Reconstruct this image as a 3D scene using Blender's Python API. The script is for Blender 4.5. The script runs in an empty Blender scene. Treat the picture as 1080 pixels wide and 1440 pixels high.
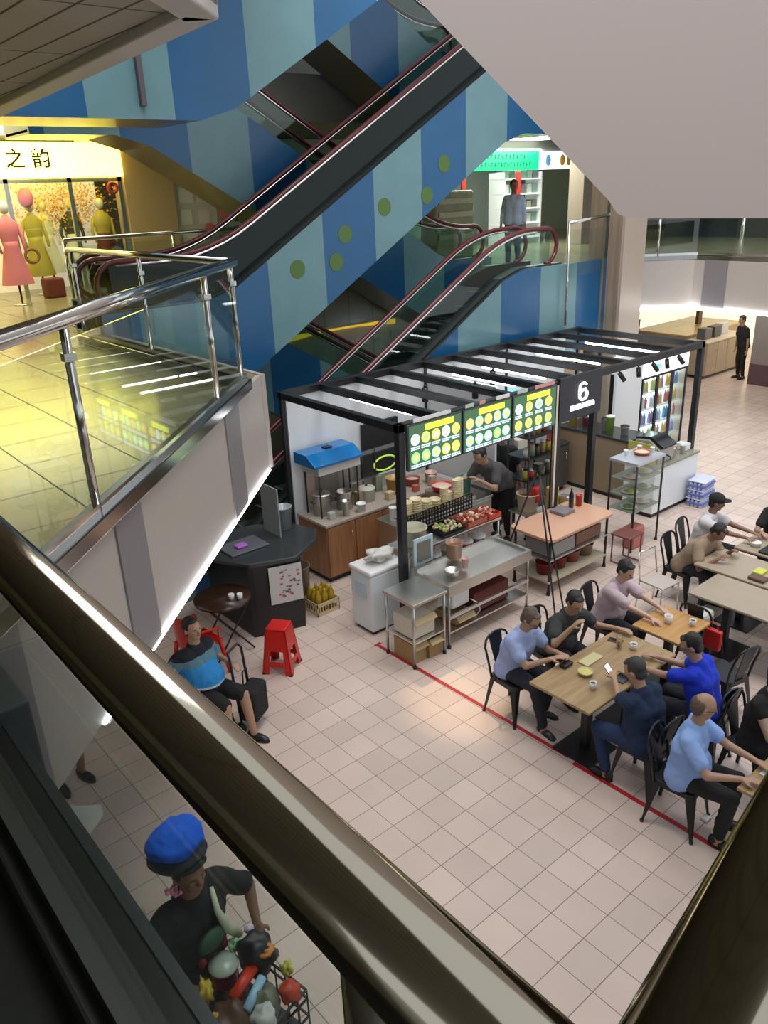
import bpy, bmesh, math, random
import numpy as np
from mathutils import Vector, Matrix, Euler, Quaternion
random.seed(7)
SC = bpy.context.scene
COL = SC.collection
PI = math.pi
# ------------------------------------------------------------------ camera
CAMZ = 5.1845
FW = Vector((0.58858609, 0.7158176, -0.37572807))
RT = Vector((0.76189473, -0.64656844, -0.03828415))
UP = Vector((0.27033838, 0.26373172, 0.92593884))
cam_d = bpy.data.cameras.new('camera'); cam = bpy.data.objects.new('camera', cam_d); COL.objects.link(cam)
cam_d.sensor_fit = 'HORIZONTAL'; cam_d.sensor_width = 36; cam_d.lens = 36 * 1116.88 / 1080
cam_d.clip_start = 0.02; cam_d.clip_end = 200
m = Matrix.Identity(4)
for i in range(3):
    m[i][0] = RT[i]; m[i][1] = UP[i]; m[i][2] = -FW[i]
m[2][3] = CAMZ
cam.matrix_world = m
SC.camera = cam
SC.view_settings.view_transform = 'Standard'; SC.view_settings.look = 'None'
SC.view_settings.gamma = 1; SC.view_settings.use_curve_mapping = False
SC.view_settings.exposure = 0.68
# ------------------------------------------------------------------ world: bright overcast seen through the atrium skylight
W = bpy.data.worlds.new('sky'); SC.world = W; W.use_nodes = True
wn = W.node_tree.nodes; wn['Background'].inputs[0].default_value = (0.88, 0.94, 1.0, 1); wn['Background'].inputs[1].default_value = 0.72
def area(name, loc, size, power, color=(1, 1, 1), target=None, sy=None, spread=None):
    d = bpy.data.lights.new(name, 'AREA'); d.energy = power; d.color = color; d.size = size
    if sy: d.shape = 'RECTANGLE'; d.size_y = sy
    if spread: d.spread = spread
    o = bpy.data.objects.new(name, d); COL.objects.link(o); o.location = loc
    v = (Vector(target) - Vector(loc)) if target else Vector((0, 0, -1))
    o.rotation_euler = v.to_track_quat('-Z', 'Y').to_euler()
    return o
area('skylight_daylight', (6.5, 4.5, 13.0), 7.0, 1050, (1, 0.97, 0.95), sy=9.0)
area('shop_daylight_right', (21.5, 10, 2.6), 5.0, 60, (1, 0.94, 0.85), sy=3)
area('shop_light_left', (3.5, 14.5, 6.1), 4.0, 28, (1, 0.8, 0.2), sy=1.5)
area('shop_light_rear', (17.5, 15.8, 6.1), 4.0, 160, (0.95, 1, 0.97), sy=2)
area('undercroft_light', (0.5, 9.0, 2.55), 2.0, 22, (1, 0.95, 0.9), sy=4)
def spot(name, loc, target, power, ang, color, blend=.6):
    d = bpy.data.lights.new(name, 'SPOT'); d.energy = power; d.spot_size = math.radians(ang); d.color = color; d.spot_blend = blend; d.shadow_soft_size = .05
    o = bpy.data.objects.new(name, d); COL.objects.link(o); o.location = loc
    o.rotation_euler = (Vector(target) - Vector(loc)).to_track_quat('-Z', 'Y').to_euler()
spot('added_warm_spot', (7.0, 9.0, 9.5), (5.2, 5.1, 0), 1700, 9, (1, 0.72, 0.42), 1.0)  # added lamp without a fitting; throws the warm patch on the floor
# ------------------------------------------------------------------ materials
MATS = {}
def _n(nt, t, **k):
    n = nt.nodes.new(t)
    for a, b in k.items(): setattr(n, a, b)
    return n
def mat(name, col=(.5, .5, .5), rough=.5, metal=0., emit=None, es=0., noise=0., nscale=8., bump=0., bscale=60., spec=.5, coat=0., alpha=None):
    if name in MATS: return MATS[name]
    M = bpy.data.materials.new(name); M.use_nodes = True; nt = M.node_tree; b = nt.nodes['Principled BSDF']
    b.inputs['Base Color'].default_value = (*col, 1); b.inputs['Roughness'].default_value = rough; b.inputs['Metallic'].default_value = metal
    b.inputs['Specular IOR Level'].default_value = spec
    if coat: b.inputs['Coat Weight'].default_value = coat; b.inputs['Coat Roughness'].default_value = .08
    if emit: b.inputs['Emission Color'].default_value = (*emit, 1); b.inputs['Emission Strength'].default_value = es
    tc = _n(nt, 'ShaderNodeTexCoord')
    if noise:
        n = _n(nt, 'ShaderNodeTexNoise'); n.inputs['Scale'].default_value = nscale; n.inputs['Detail'].default_value = 5
        nt.links.new(tc.outputs['Object'], n.inputs['Vector'])
        r = _n(nt, 'ShaderNodeMapRange'); r.inputs['To Min'].default_value = 1 - noise; r.inputs['To Max'].default_value = 1 + noise
        nt.links.new(n.outputs['Fac'], r.inputs['Value'])
        mx = _n(nt, 'ShaderNodeVectorMath', operation='SCALE'); mx.inputs[0].default_value = col
        nt.links.new(r.outputs[0], mx.inputs['Scale']); nt.links.new(mx.outputs[0], b.inputs['Base Color'])
    if bump:
        n = _n(nt, 'ShaderNodeTexNoise'); n.inputs['Scale'].default_value = bscale; n.inputs['Detail'].default_value = 3
        nt.links.new(tc.outputs['Object'], n.inputs['Vector'])
        bp = _n(nt, 'ShaderNodeBump'); bp.inputs['Strength'].default_value = bump; bp.inputs['Distance'].default_value = .01
        nt.links.new(n.outputs['Fac'], bp.inputs['Height']); nt.links.new(bp.outputs[0], b.inputs['Normal'])
    MATS[name] = M; return M
def tile_mat(name, cols, tx, ty, ox, oy, grout, gw, rough, axes='xy', var=.06, bumpy=True, coat=0.):
    if name in MATS: return MATS[name]
    M = bpy.data.materials.new(name); M.use_nodes = True; nt = M.node_tree; L = nt.links.new; b = nt.nodes['Principled BSDF']
    tc = _n(nt, 'ShaderNodeTexCoord'); sp = _n(nt, 'ShaderNodeSeparateXYZ'); L(tc.outputs['Object'], sp.inputs[0])
    def mth(op, a, bb=None, **k):
        n = _n(nt, 'ShaderNodeMath', operation=op)
        for i, v in enumerate((a, bb)):
            if v is None: continue
            if isinstance(v, (int, float)): n.inputs[i].default_value = v
            else: L(v, n.inputs[i])
        return n.outputs[0]
    ids = []; ms = []
    for ax, t, o in ((axes[0], tx, ox), (axes[1], ty, oy)):
        v = mth('DIVIDE', mth('SUBTRACT', sp.outputs['xyz'.index(ax)], o), t)
        ids.append(mth('FLOOR', v)); f = mth('FRACT', v)
        d = mth('MULTIPLY', mth('MINIMUM', f, mth('SUBTRACT', 1.0, f)), t)
        ms.append(mth('LESS_THAN', d, gw / 2))
    g = mth('MAXIMUM', ms[0], ms[1])
    cb = _n(nt, 'ShaderNodeCombineXYZ'); L(ids[0], cb.inputs[0]); L(ids[1], cb.inputs[1])
    wn_ = _n(nt, 'ShaderNodeTexWhiteNoise', noise_dimensions='2D'); L(cb.outputs[0], wn_.inputs['Vector'])
    nz = _n(nt, 'ShaderNodeTexNoise'); nz.inputs['Scale'].default_value = 1.6; nz.inputs['Detail'].default_value = 6; L(tc.outputs['Object'], nz.inputs['Vector'])
    mr = _n(nt, 'ShaderNodeMapRange'); mr.inputs['To Min'].default_value = 1 - var; mr.inputs['To Max'].default_value = 1 + var; L(wn_.outputs['Value'], mr.inputs['Value'])
    mr2 = _n(nt, 'ShaderNodeMapRange'); mr2.inputs['To Min'].default_value = .88; mr2.inputs['To Max'].default_value = 1.12; L(nz.outputs['Fac'], mr2.inputs['Value'])
    sc = _n(nt, 'ShaderNodeVectorMath', operation='SCALE'); sc.inputs[0].default_value = cols; L(mth('MULTIPLY', mr.outputs[0], mr2.outputs[0]), sc.inputs['Scale'])
    mx = _n(nt, 'ShaderNodeMix', data_type='RGBA'); L(g, mx.inputs['Factor']); L(sc.outputs[0], mx.inputs['A']); mx.inputs['B'].default_value = (*grout, 1)
    L(mx.outputs['Result'], b.inputs['Base Color'])
    rr = _n(nt, 'ShaderNodeMapRange'); rr.inputs['To Min'].default_value = rough * .8; rr.inputs['To Max'].default_value = rough * 1.25; L(nz.outputs['Fac'], rr.inputs['Value'])
    L(mth('MAXIMUM', rr.outputs[0], mth('MULTIPLY', g, .8)), b.inputs['Roughness'])
    if coat: b.inputs['Coat Weight'].default_value = coat; b.inputs['Coat Roughness'].default_value = .1
    if bumpy:
        bp = _n(nt, 'ShaderNodeBump', invert=True); bp.inputs['Strength'].default_value = .4; bp.inputs['Distance'].default_value = .003
        L(g, bp.inputs['Height']); L(bp.outputs[0], b.inputs['Normal'])
    MATS[name] = M; return M
def stripe_mat(name, period, off, duty, ca, cb_, rough=.3, axis=0, metal=0., coat=0.):
    M = bpy.data.materials.new(name); M.use_nodes = True; nt = M.node_tree; L = nt.links.new; b = nt.nodes['Principled BSDF']
    tc = _n(nt, 'ShaderNodeTexCoord'); sp = _n(nt, 'ShaderNodeSeparateXYZ'); L(tc.outputs['Object'], sp.inputs[0])
    a = _n(nt, 'ShaderNodeMath', operation='SUBTRACT'); L(sp.outputs[axis], a.inputs[0]); a.inputs[1].default_value = off
    d = _n(nt, 'ShaderNodeMath', operation='DIVIDE'); L(a.outputs[0], d.inputs[0]); d.inputs[1].default_value = period
    f = _n(nt, 'ShaderNodeMath', operation='FRACT'); L(d.outputs[0], f.inputs[0])
    l = _n(nt, 'ShaderNodeMath', operation='LESS_THAN'); L(f.outputs[0], l.inputs[0]); l.inputs[1].default_value = duty
    mx = _n(nt, 'ShaderNodeMix', data_type='RGBA'); L(l.outputs[0], mx.inputs['Factor']); mx.inputs['A'].default_value = (*ca, 1); mx.inputs['B'].default_value = (*cb_, 1)
    nz = _n(nt, 'ShaderNodeTexNoise'); nz.inputs['Scale'].default_value = 2.5; nz.inputs['Detail'].default_value = 5; L(tc.outputs['Object'], nz.inputs['Vector'])
    mr = _n(nt, 'ShaderNodeMapRange'); mr.inputs['To Min'].default_value = .85; mr.inputs['To Max'].default_value = 1.15; L(nz.outputs['Fac'], mr.inputs['Value'])
    sc = _n(nt, 'ShaderNodeVectorMath', operation='SCALE'); L(mx.outputs['Result'], sc.inputs[0]); L(mr.outputs[0], sc.inputs['Scale']); L(sc.outputs[0], b.inputs['Base Color'])
    nb = _n(nt, 'ShaderNodeTexNoise'); nb.inputs['Scale'].default_value = 1.5; L(tc.outputs['Object'], nb.inputs['Vector'])
    bp = _n(nt, 'ShaderNodeBump'); bp.inputs['Strength'].default_value = .25; bp.inputs['Distance'].default_value = .03; L(nb.outputs['Fac'], bp.inputs['Height']); L(bp.outputs[0], b.inputs['Normal'])
    b.inputs['Roughness'].default_value = rough; b.inputs['Metallic'].default_value = metal
    if coat: b.inputs['Coat Weight'].default_value = coat; b.inputs['Coat Roughness'].default_value = .2
    MATS[name] = M; return M
def wood_mat(name, c1, c2, rough=.4, axis='x', scale=1.):
    if name in MATS: return MATS[name]
    M = bpy.data.materials.new(name); M.use_nodes = True; nt = M.node_tree; L = nt.links.new; b = nt.nodes['Principled BSDF']
    tc = _n(nt, 'ShaderNodeTexCoord'); mp = _n(nt, 'ShaderNodeMapping'); L(tc.outputs['Object'], mp.inputs[0])
    mp.inputs['Scale'].default_value = {'x': (1.5 * scale, 22 * scale, 22 * scale), 'y': (22 * scale, 1.5 * scale, 22 * scale), 'z': (22 * scale, 22 * scale, 1.5 * scale)}[axis]
    n = _n(nt, 'ShaderNodeTexNoise'); n.inputs['Scale'].default_value = 1.2; n.inputs['Detail'].default_value = 6; n.inputs['Distortion'].default_value = .6; L(mp.outputs[0], n.inputs['Vector'])
    r = _n(nt, 'ShaderNodeValToRGB'); r.color_ramp.elements[0].position = .35; r.color_ramp.elements[1].position = .68
    r.color_ramp.elements[0].color = (*c1, 1); r.color_ramp.elements[1].color = (*c2, 1); L(n.outputs['Fac'], r.inputs[0]); L(r.outputs[0], b.inputs['Base Color'])
    b.inputs['Roughness'].default_value = rough
    MATS[name] = M; return M
def glass_mat(name, tint=(.86, .95, .91), refl=1.45, rough=.0):
    if name in MATS: return MATS[name]
    M = bpy.data.materials.new(name); M.use_nodes = True; nt = M.node_tree; nt.nodes.clear(); L = nt.links.new
    o = _n(nt, 'ShaderNodeOutputMaterial'); mx = _n(nt, 'ShaderNodeMixShader'); lw = _n(nt, 'ShaderNodeLayerWeight'); lw.inputs['Blend'].default_value = .5
    pw = _n(nt, 'ShaderNodeMath', operation='POWER'); L(lw.outputs['Facing'], pw.inputs[0]); pw.inputs[1].default_value = 4.5
    fr = _n(nt, 'ShaderNodeMath', operation='MULTIPLY_ADD'); L(pw.outputs[0], fr.inputs[0]); fr.inputs[1].default_value = .75; fr.inputs[2].default_value = (refl - 1.0) * .1
    t = _n(nt, 'ShaderNodeBsdfTransparent'); t.inputs[0].default_value = (*[c ** .5 for c in tint], 1); g = _n(nt, 'ShaderNodeBsdfGlossy'); g.inputs['Roughness'].default_value = rough
    L(fr.outputs[0], mx.inputs[0]); L(t.outputs[0], mx.inputs[1]); L(g.outputs[0], mx.inputs[2]); L(mx.outputs[0], o.inputs[0])
    MATS[name] = M; return M
chrome = mat('chrome', (.62, .61, .58), .12, 1.0)
rail_steel = mat('rail_steel', (.36, .32, .25), .10, 1.0)
steel = mat('brushed_steel', (.55, .55, .54), .32, 1.0, noise=.1, nscale=20)
black = mat('black_metal', (.012, .012, .014), .45)
black_gloss = mat('black_gloss', (.01, .01, .012), .15)
white = mat('white_paint', (.78, .78, .77), .5)
white_gloss = mat('white_gloss', (.75, .78, .8), .25)
rubber = mat('handrail_rubber', (.10, .008, .012), .3)
glass = glass_mat('guard_glass')
glass_dark = glass_mat('escalator_glass', (.55, .72, .66))
clear = glass_mat('clear_glass', (.93, .96, .96))
alu = mat('aluminium', (.75, .74, .70), .25, 1.0)
# ------------------------------------------------------------------ mesh helpers
class MB:
    def __init__(s): s.v = []; s.f = []; s.mi = []; s.m = 0; s.sm = []
    def add(s, vs, fs, smooth=False):
        b = len(s.v); s.v += [tuple(v) for v in vs]
        for f in fs: s.f.append([b + i for i in f]); s.mi.append(s.m); s.sm.append(smooth)
        return s
    def box(s, x0, x1, y0, y1, z0, z1):
        return s.add([(x0, y0, z0), (x1, y0, z0), (x1, y1, z0), (x0, y1, z0), (x0, y0, z1), (x1, y0, z1), (x1, y1, z1), (x0, y1, z1)],
                     [(3, 2, 1, 0), (4, 5, 6, 7), (0, 1, 5, 4), (1, 2, 6, 5), (2, 3, 7, 6), (3, 0, 4, 7)])
    def bar(s, a, b, w, h, up=(0, 0, 1)):
        a = Vector(a); b = Vector(b); d = (b - a).normalized(); u = Vector(up)
        if abs(d.dot(u)) > .98: u = Vector((0, 1, 0))
        r = d.cross(u).normalized(); u = r.cross(d)
        vs = [p + r * sx * w / 2 + u * sy * h / 2 for p in (a, b) for sx, sy in ((-1, -1), (1, -1), (1, 1), (-1, 1))]
        return s.add(vs, [(0, 1, 2, 3), (7, 6, 5, 4), (0, 4, 5, 1), (1, 5, 6, 2), (2, 6, 7, 3), (3, 7, 4, 0)])
    def tube(s, pts, r, n=10, closed=False, caps=True):
        P = [Vector(p) for p in pts]; k = len(P); rs = r if isinstance(r, (list, tuple)) else [r] * k
        vs = []; prev = None
        for i, p in enumerate(P):
            if closed: t = (P[(i + 1) % k] - P[i - 1])
            else: t = P[min(i + 1, k - 1)] - P[max(i - 1, 0)]
            t.normalize()
            if prev is None:
                a = Vector((0, 0, 1)) if abs(t.z) < .9 else Vector((1, 0, 0)); nrm = (a - t * a.dot(t)).normalized()
            else:
                nrm = prev - t * prev.dot(t); nrm = nrm.normalized() if nrm.length > 1e-6 else prev
            prev = nrm; bi = t.cross(nrm)
            for j in range(n):
                a = 2 * PI * j / n; vs.append(p + (nrm * math.cos(a) + bi * math.sin(a)) * rs[i])
        fs = []
        for i in range(k if closed else k - 1):
            for j in range(n):
                a = i * n + j; b = i * n + (j + 1) % n; c = ((i + 1) % k) * n + (j + 1) % n; d = ((i + 1) % k) * n + j
                fs.append((a, b, c, d))
        if caps and not closed: fs.append(tuple(range(n - 1, -1, -1))); fs.append(tuple((k - 1) * n + j for j in range(n)))
        return s.add(vs, fs, True)
    def cyl(s, c, r, h, n=20, r2=None):
        x, y, z = c; return s.lathe(c, [(0, 0), (r, 0), (r if r2 is None else r2, h), (0, h)], n)
    def lathe(s, c, prof, n=24, sx=1, sy=1):
        vs = []; fs = []; x, y, z = c
        for (r, h) in prof:
            for j in range(n):
                a = 2 * PI * j / n; vs.append((x + r * math.cos(a) * sx, y + r * math.sin(a) * sy, z + h))
        for i in range(len(prof) - 1):
            for j in range(n):
                fs.append((i * n + j, i * n + (j + 1) % n, (i + 1) * n + (j + 1) % n, (i + 1) * n + j))
        return s.add(vs, fs, True)
    def prism(s, poly, a, b, axis='z', ms=None, mcap=None):
        k = len(poly)
        def P(p, t): return {'z': (p[0], p[1], t), 'y': (p[0], t, p[1]), 'x': (t, p[0], p[1])}[axis]
        base = len(s.v); s.v += [P(p, a) for p in poly] + [P(p, b) for p in poly]
        cm = s.m if mcap is None else mcap
        s.f.append([base + i for i in range(k - 1, -1, -1)]); s.mi.append(cm); s.sm.append(False)
        s.f.append([base + k + i for i in range(k)]); s.mi.append(cm); s.sm.append(False)
        for i in range(k):
            j = (i + 1) % k; s.f.append([base + i, base + j, base + k + j, base + k + i]); s.mi.append(ms[i] if ms else s.m); s.sm.append(False)
        return s
    def ball(s, c, rx, ry=None, rz=None, n=12, rot=None):
        ry = rx if ry is None else ry; rz = rx if rz is None else rz; c = Vector(c); vs = []; m_ = n // 2 + 1
        for i in range(m_ + 1):
            th = PI * i / m_
            for j in range(n):
                a = 2 * PI * j / n; v = Vector((rx * math.sin(th) * math.cos(a), ry * math.sin(th) * math.sin(a), rz * math.cos(th)))
                if rot is not None: v = rot @ v
                vs.append(c + v)
        fs = [(i * n + j, (i + 1) * n + j, (i + 1) * n + (j + 1) % n, i * n + (j + 1) % n) for i in range(m_) for j in range(n)]
        return s.add(vs, fs, True)
    def quad(s, a, b, c, d): return s.add([a, b, c, d], [(0, 1, 2, 3)])
    def mesh(s, name, mats):
        me = bpy.data.meshes.new(name); me.from_pydata(s.v, [], s.f)
        for m_ in (mats if isinstance(mats, (list, tuple)) else [mats]): me.materials.append(m_)
        me.polygons.foreach_set('material_index', s.mi); me.polygons.foreach_set('use_smooth', s.sm)
        bm = bmesh.new(); bm.from_mesh(me); bmesh.ops.remove_doubles(bm, verts=bm.verts, dist=1e-6)
        bmesh.ops.dissolve_degenerate(bm, dist=1e-7, edges=bm.edges)
        bmesh.ops.recalc_face_normals(bm, faces=bm.faces); bm.to_mesh(me); bm.free(); me.update()
        return me
    def build(s, name, mats, parent=None, bevel=0., loc=None):
        return link(name, s.mesh(name, mats), parent, bevel)
def link(name, me, parent=None, bevel=0.):
    o = bpy.data.objects.new(name, me); COL.objects.link(o)
    if parent is not None:
        o.parent = parent
        if parent.get('_w'): o.matrix_parent_inverse = parent.matrix_basis.inverted()
    if bevel:
        b = o.modifiers.new('bevel', 'BEVEL'); b.width = bevel; b.segments = 2; b.limit_method = 'ANGLE'
        b.angle_limit = math.radians(40)
    return o
def tag(o, label, cat, group=None, kind=None):
    if label: o['label'] = label
    if cat: o['category'] = cat
    if group: o['group'] = group
    if kind: o['kind'] = kind
    return o
def thing(name, label, cat, loc=(0, 0, 0), rz=0, group=None, world=False):
    """world=True: the parts are written in world coordinates"""
    o = bpy.data.objects.new(name, None); COL.objects.link(o); o.location = loc; o.rotation_euler = (0, 0, rz); o.empty_display_size = .1
    if world:
        o['_w'] = 1; WORLD.append(o); o.matrix_basis = Matrix.Translation(loc) @ Matrix.Rotation(rz, 4, 'Z')
    return tag(o, label, cat, group)
WORLD = []
def struct(name, mb, mats, parent=None, bevel=0.):
    o = mb.build(name, mats, parent, bevel)
    if parent is None: o['kind'] = 'structure'
    return o
def copy_tree(o, parent=None):
    c = o.copy(); COL.objects.link(c)
    if parent is not None: c.parent = parent
    for ch in [x for x in o.children]: copy_tree(ch, c)
    return c
def dup(o, loc, rz=None, label=None, group=None):
    c = copy_tree(o); c.location = loc
    if rz is not None: c.rotation_euler = (0, 0, rz)
    if label: c['label'] = label
    if group: c['group'] = group
    return c
def text(body, name, size, loc, rot, m_, parent=None, ext=.002, align='CENTER', sx=1., off=0.):
    cu = bpy.data.curves.new(name, 'FONT'); cu.body = body; cu.size = size; cu.extrude = ext; cu.offset = off; cu.align_x = align; cu.align_y = 'CENTER'
    o = bpy.data.objects.new(name, cu); COL.objects.link(o); bpy.context.view_layer.update()
    me = bpy.data.meshes.new_from_object(o.evaluated_get(bpy.context.evaluated_depsgraph_get())); bpy.data.objects.remove(o)
    me.materials.clear(); me.materials.append(m_)
    me.transform(Matrix.Translation(loc) @ Euler(rot).to_matrix().to_4x4() @ Matrix.Diagonal((sx, 1, 1, 1)))
    return link(name, me, parent)
# ================================================================== large structure
T = 0.3
floor_tiles = tile_mat('floor_tiles', (.62, .495, .43), T, T, 4.03, 2.72, (.17, .14, .13), .006, .30, var=.07)
struct('floor', MB().box(-8, 34, -6, 26, -.2, 0), floor_tiles)
upper_tiles = tile_mat('upper_tiles', (.24, .22, .13), .6, .6, .2, .1, (.05, .045, .03), .012, .24, var=.04, coat=.12)
slab_under = mat('slab_underside', (.5, .48, .45), .6)
panel_cream = mat('fascia_cream', (.40, .355, .32), .45, noise=.04)
panel_grey = mat('fascia_grey', (.20, .18, .19), .4)
dark_edge = mat('dark_edge', (.035, .045, .05), .35)
L2 = 3.55
poly = [(-8, -6), (8, -6), (8, .85), (.40, -.1), (.40, 3.07), (4.0, 6.67), (4.0, 10.2), (4.2, 10.2), (4.2, 12.75), (11.9, 12.75), (11.9, 9.42), (13.2, 9.42), (15.0, 10.6), (16.4, 9.2), (16.6, 1), (34, 1), (34, 26), (-8, 26)]
pieces = [[(-8, -6), (.40, -6), (.40, 3.07), (-8, 3.12)], [(.40, -6), (8, -6), (8, .85), (.40, -.1)], [(-8, 3.12), (.40, 3.07), (4.0, 6.67), (-8, 6.67)],
          [(-8, 6.67), (4.0, 6.67), (4.0, 12.75), (-8, 12.75)], [(-8, 12.75), (34, 12.75), (34, 26), (-8, 26)],
          [(11.9, 9.42), (13.2, 9.42), (15.0, 10.6), (15.0, 12.75), (11.9, 12.75)], [(15.0, 10.6), (16.4, 9.2), (34, 9.2), (34, 12.75), (15.0, 12.75)], [(16.4, 9.2), (16.6, 1), (34, 1), (34, 9.2)]]
mu = MB()
for pc in pieces: mu.prism(pc, 2.74, L2)
struct('floor_upper', mu, upper_tiles)
mu = MB()
for pc in pieces: mu.prism(pc, 2.70, 2.74)
struct('ceiling_lower', mu, slab_under)
# slab edge claddings: cream panels and grey pilasters with a lip under them
def fascia(name, a, b, stripes, n, z0=2.6, z1=3.56, th=.05):
    """a->b run of cladding, n = outward normal; stripes = list of (start,end) distances"""
    a = Vector((*a, 0)); b = Vector((*b, 0)); n = Vector((*n, 0)); L = (b - a).length; d = (b - a) / L
    mbs = MB(); cuts = sorted([0, L] + [c for s_ in stripes for c in s_])
    for i in range(len(cuts) - 1):
        c0, c1 = cuts[i], cuts[i + 1]; g = any(abs(c0 - s0) < 1e-6 for s0, s1 in stripes); mbs.m = 1 if g else 0
        o = n * (th + (.012 if g else 0)); p, q = a + d * (c0 + (0 if g else .004)), a + d * (c1 - (0 if g else .004))
        mbs.prism([(p.x, p.y), (q.x, q.y), (q.x + o.x, q.y + o.y), (p.x + o.x, p.y + o.y)], z0, z1)
    return struct(name, mbs, [panel_cream, panel_grey])
S2 = math.sqrt(.5)
D0 = Vector((.40, 3.07)); q2 = math.sqrt(2)
fascia('trim_1', (.42, 3.16), (3.96, 6.70), [(.0, .3), (.97 * q2, 1.24 * q2), (2.58 * q2, 2.88 * q2)], (S2, -S2))
fascia('trim_2', (4.0, 6.67), (4.0, 12.6), [(1.5, 1.9), (3.6, 4.0)], (1, 0))
struct('trim_3', MB().box(.40, .43, -.1, 3.05, 2.62, 3.57), dark_edge)
struct('trim_4', MB().box(.28, .50, 2.55, 3.12, 2.60, 3.62), mat('corner_post', (.06, .075, .10), .4), bevel=.01)
fascia('trim_5', (16.4, 9.2), (16.6, 1.0), [(.25, .75), (3.2, 3.6)], (-1, 0))
fascia('trim_6', (15.0, 10.6), (16.4, 9.2), [], (-S2, -S2))
fascia('trim_7', (11.9, 12.75), (11.9, 9.42), [], (-1, 0))
lip = mat('lip_metal', (.55, .58, .56), .3, .6)
struct('trim_9', MB().prism([(.43, -.1), (.60, -.1), (.60, 2.95), (.80, 3.12), (.70, 3.2), (.43, 3.05)], 2.54, 2.60), lip)
shade_l2 = mat('floor_shade', (.02, .021, .02), .3, noise=.3, nscale=20)  # dark sheets on the near upper floor; its shade is put into the colour
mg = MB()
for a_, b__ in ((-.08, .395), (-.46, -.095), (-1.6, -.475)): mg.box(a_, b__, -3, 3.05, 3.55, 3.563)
struct('trim_13', mg, shade_l2)
# white cove tubes under the slab edge
cove = mat('cove_light', (1, 1, 1), .4, emit=(.93, .96, 1), es=14)
def cove_light(a, b, r=.022):
    o = MB().tube([a, b], r, 8).build('cove_light', cove); return o
tag(cove_light((1.06, 3.725, 2.59), (3.99, 6.655, 2.59), .014), 'white light tube under the diagonal walkway edge on the left', 'light')
tag(cove_light((16.32, 9.2, 2.56), (16.5, 5.0, 2.56), .035), 'white light tube under the far right walkway edge', 'light', 'light tubes under the right walkway')
tag(cove_light((15.0, 10.5, 2.56), (16.3, 9.22, 2.56), .035), 'short slanted white light tube beside the tall pillar', 'light')
# ------------------------------------------------------------------ guards: curbs, glass, posts, handrails
def railing(label, pts, posts, floor=L2, ztop=4.66, r=.042, curb=True, gl=None, curb_out=0., post_r=.024, inset=0., pane_mat=None, rmat=None, name='guard_railing'):
    base = (pts[0][0], pts[0][1], floor)
    t = thing(name, label, 'railing', base, world=True)
    P = [(x, y, ztop) for x, y in pts]
    MB().tube(P, r, 48).build('handrail', rmat or chrome, t)
    for k in range(len(pts) - 1):
        a = Vector((*pts[k], 0)); b = Vector((*pts[k + 1], 0)); d = (b - a).normalized(); n = Vector((-d.y, d.x, 0))
        if curb:
            MB().bar(a + Vector((0, 0, floor + .05)), b + Vector((0, 0, floor + .05)), .13, .10).build('curb', mat('curb_steel', (.32, .32, .31), .14, 1.0) if rmat is None else mat('curb_dark', (.03, .03, .028), .5), t, bevel=.01)
            MB().bar(a + Vector((0, 0, floor + .125)), b + Vector((0, 0, floor + .125)), .05, .05).build('glass_shoe', chrome if rmat is None else mat('curb_dark', (0, 0, 0)), t)
        g0 = a + d * .03; g1 = b - d * .03
        MB().prism([tuple((g0 + n * s_)[:2]) for s_ in (-.005,)] + [tuple((g1 + n * -.005)[:2]), tuple((g1 + n * .005)[:2]), tuple((g0 + n * .005)[:2])], floor + .13, ztop - .10).build('glass_panel', pane_mat or glass, t)
    for (x, y) in posts:
        pb = MB().tube([(x, y, floor + .1), (x, y, ztop - .03)], post_r, 12).build('post', chrome, t)
        MB().box(x - .03, x + .03, y - .03, y + .03, ztop - .2, ztop - .16).build('clamp', chrome, pb)
    return t
railing('polished steel and glass guard along the diagonal walkway edge at left', [(.30, 3.0), (3.6, 6.28)], [(1.33, 4.02), (2.98, 5.66)])
railing('steel and glass guard running back beside the yellow reflecting upper floor', [(3.6, 6.30), (3.6, 10.2)], [(3.6, 6.34), (3.6, 8.2), (3.6, 10.1)], r=.03)
railing('far guard rail of steel and glass with a yellow sticker behind the escalator newels', [(4.5, 12.85), (11.9, 12.85)], [(4.5, 12.85), (6.3, 12.85), (8.2, 12.85), (10.0, 12.85)], r=.03)
railing('glass guard on the far right walkway edge above the cream fascia', [(16.5, 9.2), (16.7, 1.5)], [(16.52, 8.3), (16.6, 5.6)], r=.02, ztop=4.6)
railing('short slanted glass guard between the tall pillar and the far right walkway', [(15.05, 10.65), (16.5, 9.22)], [(15.9, 9.8)], r=.02, ztop=4.6)
railing('thick dull steel handrail crossing the foreground from upper left to bottom', [(.27, .134), (.27, 2.98)], [(.27, .36), (.27, 2.9)], rmat=rail_steel, curb=True, post_r=.03)
railing('steel handrail with yellow gleam at the bottom right corner', [(.30, .139), (2.6, .507)], [(1.6, .347)], rmat=rail_steel, curb=True, post_r=.03)
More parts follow.
